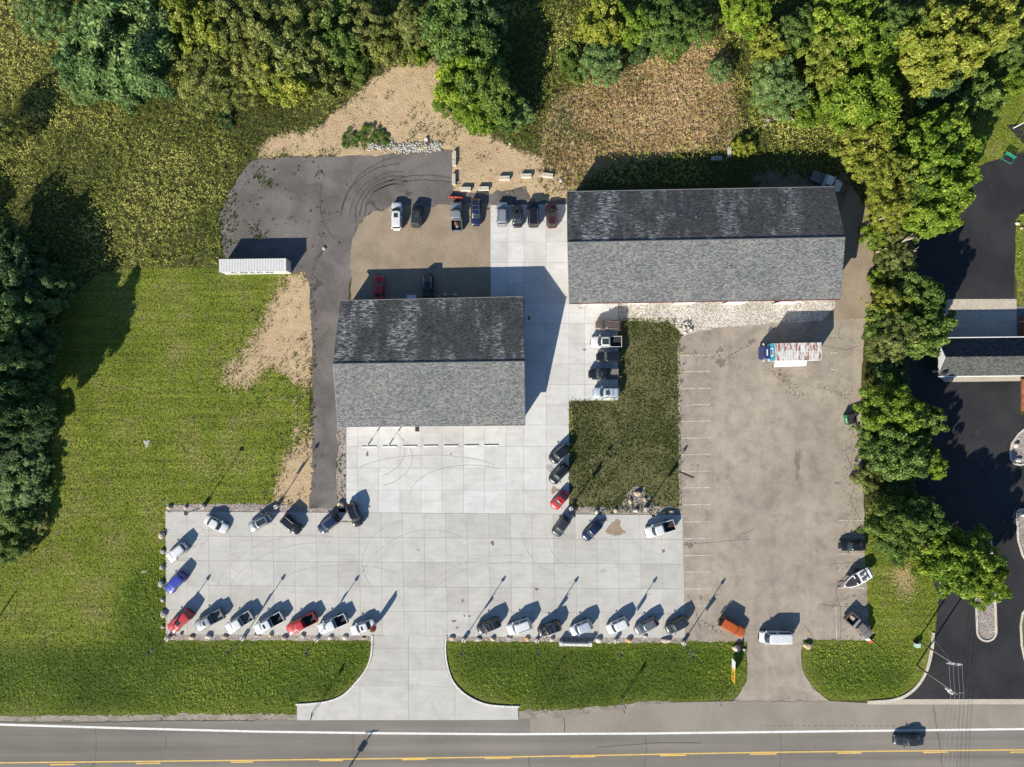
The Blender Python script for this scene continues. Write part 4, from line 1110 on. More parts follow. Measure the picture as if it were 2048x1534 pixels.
stones('sand_stones', sx[kk], sy[kk], r, 0.04, 0.15, M_white_stone, 'small pale stones strewn over the bare sand', 'stones')
# ------------------------------------------------------------------ vehicles
P_ = {
 'white': paint('white_paint', (0.62,0.63,0.64)), 'silver': paint('silver_paint', (0.36,0.39,0.43), 0.5),
 'bluesilver': paint('pale_blue_silver_paint', (0.50,0.56,0.62), 0.35), 'grey': paint('grey_paint', (0.15,0.16,0.17), 0.4), 'lgrey': paint('light_grey_paint', (0.30,0.32,0.34), 0.4),
 'black': paint('black_paint', (0.010,0.011,0.014), 0.0, 0.25), 'navy': paint('navy_paint', (0.012,0.020,0.060), 0.1, 0.25),
 'slate': paint('slate_paint', (0.028,0.032,0.040), 0.2), 'blue': paint('bright_blue_paint', (0.020,0.040,0.32), 0.1), 'red': paint('red_paint', (0.46,0.012,0.016)),
 'maroon': paint('maroon_paint', (0.050,0.014,0.018), 0.2), 'brown': paint('brown_grey_paint', (0.155,0.115,0.095), 0.4), 'tan': paint('tan_grey_paint', (0.23,0.205,0.18), 0.3),
 'orange': paint('orange_paint', (0.42,0.085,0.012)), 'royal': paint('dark_blue_cab_paint', (0.012,0.018,0.14)), 'teal': paint('teal_paint', (0.02,0.30,0.42)),
}
M_cglass = newmat('tinted_car_glass')
m, t, b = M_cglass; M_cglass = m
b.inputs['Base Color'].default_value = (0.020,0.030,0.032,1); b.inputs['Roughness'].default_value = 0.05; b.inputs['Specular IOR Level'].default_value = 0.6
nn = noise(t, 1.2, 4, 0.6, coords(t)); L(t, ramp(t, nn, [(0.3, (0.012,0.017,0.018)), (0.7, (0.050,0.066,0.064))]), b.inputs['Base Color'])
M_wglass = newmat('windshield_glass')
m, t, b = M_wglass; M_wglass = m
nn = noise(t, 1.5, 4, 0.6, coords(t), 0.5); L(t, ramp(t, nn, [(0.3, (0.010,0.018,0.018)), (0.7, (0.060,0.080,0.076))]), b.inputs['Base Color'])
b.inputs['Roughness'].default_value = 0.03; b.inputs['Specular IOR Level'].default_value = 0.5
M_tyre2 = plain('tyre_rubber', (0.018,0.018,0.018), 0.9)
M_rim = plain('alloy_rim', (0.42,0.43,0.44), 0.3, 0.8)
M_lamp = plain('clear_lamp', (0.60,0.62,0.62), 0.1, 0.2, 0.5)
M_tail = plain('red_lamp', (0.28,0.012,0.012), 0.2, 0, 0.5)
M_rail = plain('roof_rail_metal', (0.30,0.31,0.32), 0.3, 0.7)
M_liner = plain('black_bed_liner', (0.022,0.022,0.024), 0.85)
M_pliner = plain('grey_truck_bed', (0.16,0.15,0.145), 0.7)
CACHE = {}

SPEC = {  # width, height, belt, hood z front/cowl, cabin fractions xf0 xf1 xr1 xr0
 'sedan': dict(w=1.82, h=1.45, belt=0.92, hf=0.68, hc=0.95, xf0=.27, xf1=.43, xr1=.70, xr0=.86, tail=0.96),
 'suv':   dict(w=1.92, h=1.74, belt=1.08, hf=0.88, hc=1.10, xf0=.25, xf1=.37, xr1=.90, xr0=.97, tail=0.75),
 'wagon': dict(w=1.84, h=1.56, belt=1.00, hf=0.76, hc=1.00, xf0=.25, xf1=.40, xr1=.86, xr0=.96, tail=0.75),
 'big':   dict(w=2.04, h=1.92, belt=1.20, hf=1.05, hc=1.22, xf0=.27, xf1=.36, xr1=.93, xr0=.975, tail=0.80),
 'boxy':  dict(w=1.90, h=1.85, belt=1.15, hf=1.02, hc=1.14, xf0=.30, xf1=.40, xr1=.955, xr0=.965, tail=0.80),
 'pickup':dict(w=2.02, h=1.90, belt=1.18, hf=1.02, hc=1.20, xf0=.24, xf1=.335, xr1=.585, xr0=.605, tail=0.0),
 'van':   dict(w=2.05, h=2.10, belt=1.25, hf=0.95, hc=1.22, xf0=.14, xf1=.27, xr1=.965, xr0=.98, tail=0.80),
 'flat':  dict(w=2.02, h=1.95, belt=1.20, hf=1.05, hc=1.22, xf0=.27, xf1=.36, xr1=.56, xr0=.575, tail=0.0),
}

def ring_loft(rings, cap0=True, cap1=True):
    n = len(rings[0]); v = [p for q in rings for p in q]; f = []
    for i in range(len(rings)-1):
        for k in range(n): f.append((i*n+k, i*n+(k+1)%n, (i+1)*n+(k+1)%n, (i+1)*n+k))
    if cap0: f.append(tuple(range(n))[::-1])
    if cap1: f.append(tuple((len(rings)-1)*n+k for k in range(n)))
    return v, f

def car_parts(kind, Lc):
    key = (kind, round(Lc, 1))
    if key in CACHE: return CACHE[key]
    s = SPEC[kind]; Lc = key[1]; hw = s['w']/2; P = {}
    X = lambda fr: Lc*(0.5-fr)
    truck = kind in ('pickup', 'flat')
    end = s['xr0'] + .005 if truck else 1.0
    # lower body
    st = [(0, .52, .58), (.010, .68, .78), (.030, .82, .90), (.065, .92, .96), (.11, .975, .98), (.17, 1, .99), (s['xf0'], 1, 1), (.40, 1, 1), (.55, 1, 1)]
    if not truck: st += [(.70, 1, 1), (.84, 1, 1), (.91, .975, 1), (.955, .91, .98), (.985, .79, .93), (1.0, .60, .78)]
    else: st = [q for q in st if q[0] < end-.02] + [(end, 1, 1)]
    rings = []
    for fr, wf, zf in st:
        if fr <= s['xf0']: zt = s['hf'] + (s['hc']-s['hf'])*(fr/s['xf0'])**.7
        elif not truck and fr > s['xr0']: zt = s['hc']*s['tail'] if s['tail'] < .9 else s['hc']*.96
        else: zt = s['hc']*(.99 if fr < s['xr1'] else .97)
        zt *= zf if fr < .2 or fr > .9 else 1
        w = hw*wf; zb = 0.26 if .1 < fr < .9 else 0.34
        x = X(fr); zm = zb + (zt-zb)*.55
        half = [(w*.86, zb), (w*.97, zb+.1), (w, zm), (w*.975, zt-.16), (w*.93, zt-.05), (w*.78, zt+.005), (w*.4, zt+.035)]
        rings.append([(x, -y, z) for y, z in half] + [(x, 0, zt+.045)] + [(x, y, z) for y, z in half[::-1]])
    v, f = ring_loft(rings); body = MB().add(v, f)
    # cabin
    wb, wt = hw*.93, hw*.76
    z0, z1 = s['belt']-.02, s['h']-.05
    if kind in ('big', 'boxy', 'van'): wt = hw*.83
    bulge = .05*Lc if kind not in ('boxy',) else .01*Lc
    nf, ns = 7, 5
    def loop(t_, grow=0.0, zz=None, shrink=1.0):
        xf = X(s['xf0'] + (s['xf1']-s['xf0'])*t_); xr = X(s['xr0'] + (s['xr1']-s['xr0'])*t_); w = wb + (wt-wb)*t_
        bl = bulge*(1-.45*t_); z = z0 + (z1-z0)*t_ if zz is None else zz
        cx = (xf+xr)/2
        pts = []
        for k in range(nf):
            u = -1 + 2*k/(nf-1); pts.append((xf - bl*.45 + bl*(1-u*u) - bl*.25*u**4 + grow, u*(w+grow)))
        for k in range(1, ns): pts.append((xf-bl*.7 + (xr+bl*.18-xf+bl*.7)*k/ns, w+grow + .03*math.sin(PI*k/ns)))
        for k in range(nf):
            u = 1 - 2*k/(nf-1); pts.append((xr + bl*.18*u*u - bl*.1*(1-u*u) - grow, u*(w+grow)))
        for k in range(1, ns): pts.append((xr+bl*.18 + (xf-bl*.7-xr-bl*.18)*k/ns, -w-grow - .03*math.sin(PI*k/ns)))
        return [(cx+(x-cx)*shrink, y*shrink, z) for x, y in pts]
    rings = [loop(t_) for t_ in (0, .5, .92, 1.0)] + [loop(1, zz=z1+.03, shrink=.955), loop(1, zz=z1+.05, shrink=.80), loop(1, zz=z1+.058, shrink=.45)]
    rings = [r_[::-1] for r_ in rings]
    v, f = ring_loft(rings, False, True); body.add(v, f)
    me = body.me('body', True); P['body'] = me
    # glass panels just proud of the cabin
    def panel(idx, t0, t1, off=0.018, inset=0.0, rows=3):
        rows_ = [loop(t0+(t1-t0)*k/(rows-1), off) for k in range(rows)]
        v = []; f = []; m_ = len(idx)
        for r_ in rows_:
            q = [Vector(r_[i]) for i in idx]
            if inset:
                q[0] = q[0].lerp(q[1], inset); q[-1] = q[-1].lerp(q[-2], inset)
            v += q
        for a in range(rows-1):
            for k in range(m_-1): f.append((a*m_+k, a*m_+k+1, (a+1)*m_+k+1, (a+1)*m_+k))
        return v, f
    tot = 2*nf + 2*(ns-1)
    P['windshield'] = mesh('windshield', *panel(list(range(0, nf)), .10, .97, inset=.35), True)
    P['rear_window'] = mesh('rear_window', *panel(list(range(nf+ns-1, 2*nf+ns-1)), .30, .90, inset=.4), True)
    sideL = [nf-1] + list(range(nf, nf+ns-1)) + [nf+ns-1]
    sideR = [2*nf+ns-2] + list(range(2*nf+ns-1, tot)) + [0]
    for nm, idx in (('L', sideL), ('R', sideR)):
        h_ = 3 if nm == 'L' else 4
        if nm == 'L': fr_, re_ = idx[:3], idx[2:5] + ([idx[5]] if not truck else [])
        else: fr_, re_ = idx[-3:], idx[-(6 if not truck else 5):-2]
        P['side_'+nm+'f'] = mesh('side_window', *panel(fr_, .18, .86, inset=.25, rows=2), False)
        P['side_'+nm+'r'] = mesh('side_window', *panel(re_, .18, .86, inset=.25, rows=2), False)
    zr = z1 + .055
    xf, xr = X(s['xf1']), X(s['xr1']); ln = xf-xr
    P['zr'] = zr; P['xf'] = xf; P['xr'] = xr; P['wt'] = wt; P['hw'] = hw
    P['sunroof'] = MB().box(xf-ln*.42, xf-ln*.14, -wt*.52, wt*.52, zr-.03, zr+.012).me('sunroof')
    P['panorama'] = MB().box(xf-ln*.90, xf-ln*.06, -wt*.66, wt*.66, zr-.04, zr+.010).me('sunroof')
    for sg, nm in ((-1, 'rail_r'), (1, 'rail_l')):
        P[nm] = MB().tube([(xf-ln*.10, sg*wt*.86, zr-.01), (xf-ln*.16, sg*wt*.86, zr+.05), (xr+ln*.08, sg*wt*.86, zr+.05), (xr+ln*.04, sg*wt*.86, zr-.01)], .032, 5).me('roof_rail')
    P['crossbar'] = [MB().box(xf-ln*q-.035, xf-ln*q+.035, -wt*.86, wt*.86, zr+.04, zr+.075).me('crossbar') for q in (.3, .62)]
    # wheels, mirrors, lamps, bumper
    wr = .34 if kind in ('sedan', 'wagon') else .40
    tw = MB(); rm = MB()
    prof = [(wr*.62, -.11), (wr*.94, -.12), (wr, -.08), (wr, .08), (wr*.94, .12), (wr*.62, .11)]
    n = 16
    rgs = [[(r_*math.cos(2*PI*k/n), y, r_*math.sin(2*PI*k/n)) for r_, y in prof] for k in range(n)]
    v = [p for q in rgs for p in q]; m_ = len(prof)
    f = [(i*m_+k, ((i+1)%n)*m_+k, ((i+1)%n)*m_+(k+1)%m_, i*m_+(k+1)%m_) for i in range(n) for k in range(m_)]
    P['tyre'] = mesh('wheel', v, f, True)
    rm.tube([(0,-.085,0),(0,.085,0)], wr*.60, 10)
    for k in range(5):
        a = 2*PI*k/5; rm.box(-.03,.03,.08,.095,0,wr*.58, Matrix.Rotation(a, 4, 'Y'))
        rm.box(-.03,.03,-.095,-.08,0,wr*.58, Matrix.Rotation(a, 4, 'Y'))
    P['rim'] = rm.me('rim'); P['wr'] = wr
    P['wx'] = (X(.185), X(.80 if not truck else .79))
    P['mirror'] = MB().box(-.09,.09,-.11,.11,-.07,.08).me('mirror')
    P['headlight'] = MB().add([(X(.035),hw*.50,s['hf']*.80),(X(.035),hw*.88,s['hf']*.80),(X(.11),hw*.95,s['hf']*.93),(X(.09),hw*.80,s['hf']*1.03),(X(.03),hw*.52,s['hf']*.95)], [(0,1,2,3,4)]).me('headlight')
    hx, hz_ = X(.01), s['hf']*.70
    P['headlight'] = MB().box(X(.075), X(.022), hw*.55, hw*.86, s['hf']*.74, s['hf']*.915).me('headlight')
    P['headlight_r'] = MB().box(X(.075), X(.022), -hw*.86, -hw*.55, s['hf']*.74, s['hf']*.915).me('headlight')
    P['grille'] = MB().box(X(.03), X(-.004), -hw*.48, hw*.48, s['hf']*.50, s['hf']*.80).me('grille')
    P['bumper_f'] = MB().box(X(.03), X(-.006), -hw*.60, hw*.60, .36, .50).me('bumper')
    zl = (1.0 if s['tail'] < .9 else .78)
    P['tail_l'] = MB().box(X(.999), X(.965), hw*.62, hw*.86, zl-.22, zl-.02).me('tail_light')
    P['tail_r'] = MB().box(X(.999), X(.965), -hw*.86, -hw*.62, zl-.22, zl-.02).me('tail_light')
    P['bumper_r'] = MB().box(X(1.006), X(.97), -hw*(.84 if truck else .66), hw*(.84 if truck else .66), .38, .56).me('bumper')
    if truck and kind == 'pickup':
        x0, x1 = X(end+.004), X(.985); zt = 1.22; zf = .72; wl = .09
        def rr(x0, x1, w, z, r_): # rounded rectangle
            pts = []
            for cx, cy, a0 in ((x0-r_, w-r_, 0), (x1+r_, w-r_, 90), (x1+r_, -w+r_, 180), (x0-r_, -w+r_, 270)):
                for a in (0, 45, 90): pts.append((cx+r_*math.cos(math.radians(a0+a)), cy+r_*math.sin(math.radians(a0+a)), z))
            return pts
        A = [rr(x0, x1, hw*.93, .36, .05), rr(x0, x1, hw*.985, .55, .06), rr(x0, x1, hw*.985, zt-.1, .06), rr(x0, x1, hw*.955, zt, .06), rr(x0-wl, x1+wl, hw*.955-wl, zt+.005, .03)]
        P['bed'] = mesh('bed', *ring_loft(A, True, False))
        B = [rr(x0-wl, x1+wl, hw*.955-wl, zt+.004, .03), rr(x0-wl-.02, x1+wl+.02, hw*.955-wl-.02, zf, .03)]
        v, f = ring_loft(B, False, True); f = [q[::-1] for q in f[:-1]] + [f[-1]]
        P['liner'] = mesh('bed_liner', v, f)
        P['cover'] = MB().box(x1+wl+.02, x0-wl-.02, -hw+wl+.05, hw-wl-.05, zt-.02, zt+.03).me('bed_cover')
        P['arch'] = [MB().box(X(.86), X(.72), sg*(hw-wl-.32) if sg > 0 else -hw+wl+.06, sg*(hw-wl-.06) if sg > 0 else -hw+wl+.32, zf, zf+.22).me('wheel_arch') for sg in (-1, 1)]
        P['bedx'] = (x0, x1, zf)
    if kind == 'flat':
        x0, x1 = X(.60), X(1.0)
        P['deck'] = [MB().box(x1+(x0-x1)*k/8+.01, x1+(x0-x1)*(k+1)/8-.01, -hw*.9, hw*.9, .92, 1.0).me('deck_plank') for k in range(8)]
        P['frame'] = MB().box(x1+.3, x0+.3, -.45, .45, .5, .91).me('chassis')
        P['rack'] = MB().tube([(x0+.05,-hw*.9,.95),(x0+.05,-hw*.9,1.75),(x0+.05,hw*.9,1.75),(x0+.05,hw*.9,.95)], .05, 6).me('headache_rack')
    CACHE[key] = P
    return P

SHRINK = 0.965
def car(kind, front, rear, colour, label, roof=None, rails=False, bars=False, bed='black', cover=False, cat=None, roofc=None, group=None, extra=None):
    f, r = W(*front, .9), W(*rear, .9)
    Lc = (f-r).length*0.985
    c0 = (f+r)/2; d = f-r; rz = math.atan2(d.y, d.x)
    P = car_parts(kind, Lc); Lq = round(Lc, 1)
    base = 0.062 if extra == 'slab' else 0.02
    nm = {'sedan': 'sedan', 'suv': 'suv', 'wagon': 'estate_car', 'big': 'large_suv', 'boxy': 'boxy_suv', 'pickup': 'pickup_truck', 'van': 'van', 'flat': 'flatbed_truck'}[kind]
    ct = cat or {'pickup': 'pickup truck', 'van': 'van', 'flat': 'flatbed truck'}.get(kind, 'car')
    root = empty(nm, (c0.x, c0.y, base), rz, label, ct, group)
    pm = P_[colour]
    obj('body', P['body'], pm, root)
    obj('windshield', P['windshield'], M_wglass, root); obj('rear_window', P['rear_window'], M_cglass, root)
    for q in ('side_Lf', 'side_Lr', 'side_Rf', 'side_Rr'): obj('side_window', P[q], M_cglass, root)
    if roof: obj('sunroof', P[roof], M_cglass, root)
    if rails:
        obj('roof_rail', P['rail_l'], M_rail, root); obj('roof_rail', P['rail_r'], M_rail, root)
    if bars:
        for q in P['crossbar']: obj('crossbar', q, M_rail, root)
    hw = P['hw']; wr = P['wr']
    for wx in P['wx']:
        for sg in (-1, 1):
            w_ = obj('wheel', P['tyre'], M_tyre2, root, (wx, sg*(hw-.10), wr))
            obj('rim', P['rim'], M_rim, w_)
    s = SPEC[kind]
    mx = Lq*(.5-s['xf0']-.05)
    for sg in (-1, 1):
        obj('mirror', P['mirror'], pm, root, (mx, sg*(hw+.12), s['belt']+.04))
    obj('headlight', P['headlight'], M_lamp, root); obj('headlight', P['headlight_r'], M_lamp, root)
    obj('grille', P['grille'], M_black, root)
    obj('bumper', P['bumper_f'], M_black if kind not in ('pickup',) else M_rail, root)
    obj('bumper', P['bumper_r'], M_black if kind not in ('pickup',) else M_rail, root)
    obj('tail_light', P['tail_l'], M_tail, root); obj('tail_light', P['tail_r'], M_tail, root)
    if kind == 'pickup':
        obj('bed', P['bed'], pm, root); obj('bed_liner', P['liner'], M_liner if bed == 'black' else M_pliner, root)
        for q in P['arch']: obj('wheel_arch', q, M_liner if bed == 'black' else M_pliner, root)
        if cover: obj('bed_cover', P['cover'], M_liner, root)
    if kind == 'flat':
        for q in P['deck']: obj('deck_plank', q, M_pliner, root)
        obj('chassis', P['frame'], M_black, root); obj('headache_rack', P['rack'], pm, root)
    return root

# rear yard
car('suv',(793.3,402.5),(793.3,461),'white','white suv with a dark sunroof parked on the brown gravel', roof='sunroof')
car('suv',(836,404.5),(831.5,454.5),'slate','dark hatchback suv with a glass roof beside the white one on gravel', roof='panorama')
plow = car('pickup',(912,403),(913.6,464),'lgrey','silver pickup truck with loaded bed behind a red snow plough', bed='black')
car('wagon',(952.7,451.5),(951,395),'navy','dark blue estate car with roof bars facing down on the gravel', rails=True, bars=True)
car('suv',(1005,403),(1004,452),'silver','silver blue suv at the left of the four cars on concrete', rails=True, extra='slab')
car('sedan',(1034,407.5),(1035.5,455),'slate','dark slate car second of four beside the long building', rails=True, extra='slab')
car('big',(1065.5,399.5),(1067.5,454.5),'black','big black suv third of four beside the long building', rails=True, extra='slab')
car('suv',(1101.5,405.5),(1105,455.5),'maroon','dark maroon suv nearest the long building', roof='sunroof', rails=True, extra='slab')
car('sedan',(757.5,549.5),(759.5,603),'red','dark red car in the shade behind the left building')
car('suv',(857,600),(855.5,547.5),'black','black suv in the shade behind the left building', rails=True)
# column beside the middle plot
car('suv',(1191.8,648.5),(1244,651.5),'brown','brownish suv at the head of the column beside the middle plot', rails=True, extra='slab')
tp = car('pickup',(1180.5,684),(1244.3,683.2),'white','white pickup truck with a black glass roof in the column', roof='panorama', extra='slab')
car('boxy',(1192.8,714),(1241.5,713),'black','black boxy suv between the white and black pickups', extra='slab')
car('pickup',(1176.8,748),(1238.8,747.8),'black','black pickup truck in the column below the boxy suv', roof='sunroof', bed='grey', extra='slab')
car('suv',(1186.2,785.2),(1241,784.6),'bluesilver','silver suv with black roof bars at the foot of the column', roof='sunroof', bars=True, extra='slab')
# diagonal cars
car('suv',(1101.8,922.3),(1136.5,893.2),'black','black suv topmost of the diagonal cars left of the middle plot', extra='slab')
car('suv',(1102.3,964.6),(1135,930.8),'black','black suv directly above the small red car', rails=True, extra='slab')
car('sedan',(1105.6,1016.2),(1133.2,985.3),'red','small red hatchback with sunroof at the corner of the middle plot', roof='sunroof', extra='slab')
car('suv',(1110.2,1070.7),(1134.8,1035.3),'slate','dark grey suv just below the small red hatchback', rails=True, extra='slab')
car('sedan',(1168.3,1078.6),(1200.8,1045),'navy','dark sedan beside the brown mud stain', extra='slab')
tw_ = car('pickup',(1289.5,1067),(1350,1048),'white','white pickup truck with a black bed at the upper right of the lot', extra='slab')
car('sedan',(454.5,1060.6),(409.2,1036.2),'white','white sedan alone at the upper left of the concrete lot', extra='slab')
car('wagon',(496.6,1057.6),(541.6,1033.8),'silver','silver car with a dark glass roof beside the gravel strip', roof='panorama', rails=True, extra='slab')
car('suv',(600.6,1064.6),(564.8,1033.4),'black','black suv pointing to the lower right below the dirt track', rails=True, extra='slab')
car('suv',(638,1062.4),(676.4,1033.2),'navy','dark blue black suv below the end of the dark track', rails=True, extra='slab')
car('suv',(718,1052.4),(700.3,1007),'black','black suv by the tan boulder at the front concrete corner', rails=True, extra='slab')
car('suv',(335.2,1119.6),(372.3,1090),'white','white suv at the left edge of the lot above the blue one', rails=True, extra='slab')
car('suv',(332.4,1183.6),(368.6,1148),'blue','bright blue suv at the left edge of the lot', extra='slab')
# bottom left row
car('big',(339,1260.6),(381.6,1223.8),'red','red suv with sunroof in the bottom left corner of the lot', roof='sunroof', rails=True, extra='slab')
gp = car('pickup',(390.4,1254.8),(446,1226),'lgrey','silver grey pickup truck second in the bottom left row', roof='sunroof', bed='grey', extra='slab')
car('pickup',(452.8,1260.7),(504.6,1228.4),'white','white pickup with an open grey bed beside the silver grey one', bed='grey', extra='slab')
car('pickup',(508.7,1261.7),(566.5,1230.9),'white','white pickup with sunroof left of the red pickup', roof='sunroof', extra='slab')
car('pickup',(574.4,1261.7),(632.2,1232.3),'red','red pickup truck in the bottom left row', extra='slab')
car('pickup',(635.9,1260.4),(693.8,1235),'white','white pickup truck right of the red pickup', extra='slab')
car('sedan',(700.2,1263.2),(749.8,1246),'white','white sedan with dark sunroof beside the drive', roof='sunroof', extra='slab')
# bottom right row
car('suv',(954.4,1260.8),(1000.4,1242.2),'black','black suv with silver roof bars first right of the drive', rails=True, bars=True, extra='slab')
car('big',(1013.4,1261.8),(1062.6,1244.7),'white','white suv second right of the drive', rails=True, extra='slab')
car('suv',(1076.2,1265.4),(1121.2,1249.2),'black','black suv between the two white suvs of the bottom right row', rails=True, bars=True, extra='slab')
car('suv',(1140.4,1264.2),(1183.6,1246.2),'bluesilver','pale silver white suv above the low white wall', extra='slab')
car('suv',(1214,1261.4),(1256.2,1240.8),'white','white suv fifth in the bottom right row', extra='slab')
car('wagon',(1270.2,1264.2),(1315.6,1239.5),'grey','dark grey hatchback sixth in the bottom right row', extra='slab')
car('suv',(1332,1261.5),(1374.6,1238.3),'slate','dark grey suv last on the concrete of the bottom right row', extra='slab')
# worn lot and road
car('boxy',(1489.5,1268.4),(1440.5,1240.6),'orange','orange boxy off road car on the worn lot')
car('van',(1517.8,1274),(1583.5,1274),'white','white van blocking the right hand entrance')
car('sedan',(1679.3,1092),(1733,1092),'black','dark sedan half under the tree at the right of the worn lot')
tanp = car('pickup',(1741.4,1274),(1695,1229.4),'tan','old tan grey pickup with a tool box and a board in its bed')
car('sedan',(1788.3,1481.4),(1848.7,1481.4),'slate','dark grey sedan driving left on the road')
car('flat',(1683.6,375.8),(1622.4,349.3),'white','white flatbed truck behind the right end of the long building')

# loads and fittings
def thing_mesh(name, me, mat, label, cat, loc=None, rot=None, group=None):
    return tag(obj(name, me, mat, None, loc, rot), label, cat, group)
M_plowred = plain('worn_red_plough', (0.42,0.05,0.03), 0.6, var=.35)
M_wood = plain('weathered_board', (0.42,0.33,0.22), 0.8, var=.2)
M_galv = plain('galvanised_metal', (0.45,0.48,0.49), 0.35, 0.5)
# snow plough: curved blade, ribs, frame
pb = W(911.3,395,0.5)
pr = empty('snow_plough', (pb.x, pb.y, 0.02), math.radians(-2), 'red snow plough blade mounted ahead of the silver pickup', 'snow plough')
rings = []
for k in range(7):
    a = math.radians(-50+100*k/6); rings.append((-.35*math.cos(a)+.3, .45+.42*math.sin(a)))
V = []; F = []
for sx_ in (-1.32, -.6, 0, .6, 1.32):
    for y, z in rings: V.append((sx_, y + abs(sx_)*-.02, z))
for i in range(4):
    for k in range(6): F.append((i*7+k, (i+1)*7+k, (i+1)*7+k+1, i*7+k+1))
me = mesh('blade', V, F, True); o = obj('blade', me, M_plowred, pr); sol = o.modifiers.new('thick', 'SOLIDIFY'); sol.thickness = .04
for sx_ in (-1.1, -.4, .4, 1.1): obj('rib', MB().box(sx_-.04, sx_+.04, -.28, -.02, .12, .80).me('rib'), M_plowred, pr)
obj('frame', MB().tube([(-.9,-.2,.4),(0,-.75,.4),(.9,-.2,.4)], .06, 6).tube([(0,-.2,.4),(0,-.9,.4)], .06, 6).me('frame'), M_black, pr)
obj('edge_plate', MB().box(-1.32,1.32,.02,.07,.03,.16).me('edge_plate'), M_galv, pr)
# load of the silver pickup
def at_car(root, x, y, z): return root.matrix_basis @ Vector((x, y, z))
def carpos(root, v):
    a = root.rotation_euler.z; return Vector(root.location) + Vector((v[0]*math.cos(a)-v[1]*math.sin(a), v[0]*math.sin(a)+v[1]*math.cos(a), v[2]))
M_scrap = plain('rusty_scrap', (0.17,0.09,0.06), 0.9, var=.4)
for k, (x, y, sx_, sy_, sz, a, mt, lb) in enumerate([(-1.2,.12,.5,.45,.25,.3,M_scrap,'rusty brown scrap piece in the bed of the silver pickup'),(-1.75,-.1,.45,.35,.2,-.2,plain('dusty_pink_sack',(.34,.22,.19),.9),'pinkish sack in the bed of the silver pickup'),(-2.25,.05,.2,1.1,.12,.1,M_rail,'pale metal bar across the bed of the silver pickup')]):
    p_ = carpos(plow, (x, y, .73)); b_ = MB()
    r_ = random.Random(k)
    pts = [(math.cos(q)*sx_*r_.uniform(.75,1.1)/1.2, math.sin(q)*sy_*r_.uniform(.75,1.1)/1.2) for q in np.linspace(0, 5.5, 8)]
    b_.prism(pts, 0, sz*.7).prism([(x_*.6, y_*.6) for x_, y_ in pts], sz*.7, sz)
    thing_mesh(('scrap_piece','sack','metal_bar')[k], b_.me('load'), mt, lb, ('scrap','sack','bar')[k], p_, (0,0,plow.rotation_euler.z+a))
p_ = carpos(tanp, (-1.75,.12,.73)); thing_mesh('board', MB().box(-.45,.45,-.32,.32,0,.06).me('board'), M_wood, 'square tan board lying in the bed of the tan pickup', 'board', p_, (0,0,tanp.rotation_euler.z+.1))
p_ = carpos(tanp, (-.78,0,1.23)); tb = empty('tool_box', p_, tanp.rotation_euler.z, 'pale metal tool box across the bed of the tan pickup', 'tool box')
obj('box', MB().box(-.22,.22,-.88,.88,-.3,.02).me('box'), M_galv, tb); obj('lid', MB().box(-.24,.24,-.9,.9,.022,.08).me('lid'), M_galv, tb); obj('latch', MB().box(.24,.27,-.1,.1,-.05,.05).me('latch'), M_black, tb)
M_redmark = plain('red_plastic', (0.45,0.03,0.03), 0.6)
p_ = carpos(tw_, (-2.2,.45,.73))
torus = MB().tube([(.22*math.cos(q), .22*math.sin(q), .04) for q in np.linspace(0, 5.6, 14)], .04, 5)
thing_mesh('hose_coil', torus.me('hose_coil'), M_redmark, 'coil of red hose in the bed of the white pickup at the upper right', 'hose', p_)

# orange car spare wheel
# (part of the car, hung on its tail)
for o_ in list(sc.objects):
    if o_.get('label', '').startswith('orange boxy'):
        P0 = CACHE[('boxy', round((W(1489.5,1268.4,.9)-W(1440.5,1240.6,.9)).length*.985, 1))]
        w_ = obj('spare_wheel', P0['tyre'], M_tyre2, o_, (-2.72, 0, 1.0), (0, 0, PI/2)); obj('rim', P0['rim'], M_rim, w_)
        obj('roof_edge', MB().box(-2.50,-2.36,-.85,.85,.9,1.78).me('tail_panel'), M_black, o_)

# boat on a trailer
bow, stern = W(1685.6,1173.3,1.3), W(1739.5,1144.8,1.3)
d = bow-stern; Lb = d.length; rz = math.atan2(d.y, d.x); bc = (bow+stern)/2
tr = empty('boat_trailer', (bc.x, bc.y, 0.02), rz, 'dark boat trailer under the white rimmed boat', 'trailer')
obj('frame', MB().tube([(-Lb*.45,-.7,.5),(Lb*.15,-.6,.5),(Lb*.62,0,.5)], .06, 6).tube([(-Lb*.45,.7,.5),(Lb*.15,.6,.5),(Lb*.62,0,.5)], .06, 6).tube([(-Lb*.2,-1,.42),(-Lb*.2,1,.42)], .05, 6).me('frame'), M_black, tr)
for sg in (-1, 1):
    w_ = obj('wheel', CACHE[list(CACHE)[0]]['tyre'], M_tyre2, tr, (-Lb*.2, sg*1.02, .36), None); obj('rim', CACHE[list(CACHE)[0]]['rim'], M_rim, w_)
    obj('bunk', MB().box(-Lb*.45, Lb*.2, sg*.5-.06, sg*.5+.06, .56, .64).me('bunk'), M_wood, tr)
obj('jack', MB().tube([(Lb*.56,.1,.02),(Lb*.56,.1,.75)], .04, 6).me('jack'), M_galv, tr)
M_gel = plain('white_gelcoat', (0.72,0.72,0.71), 0.25, 0, .5); M_cover = plain('dark_grey_boat_cover', (0.030,0.030,0.032), 0.7)
bt = empty('motor_boat', (bc.x, bc.y, 0.62), rz, 'white rimmed motor boat with a dark cover on a trailer', 'boat')
rgs = []; ins_ = []
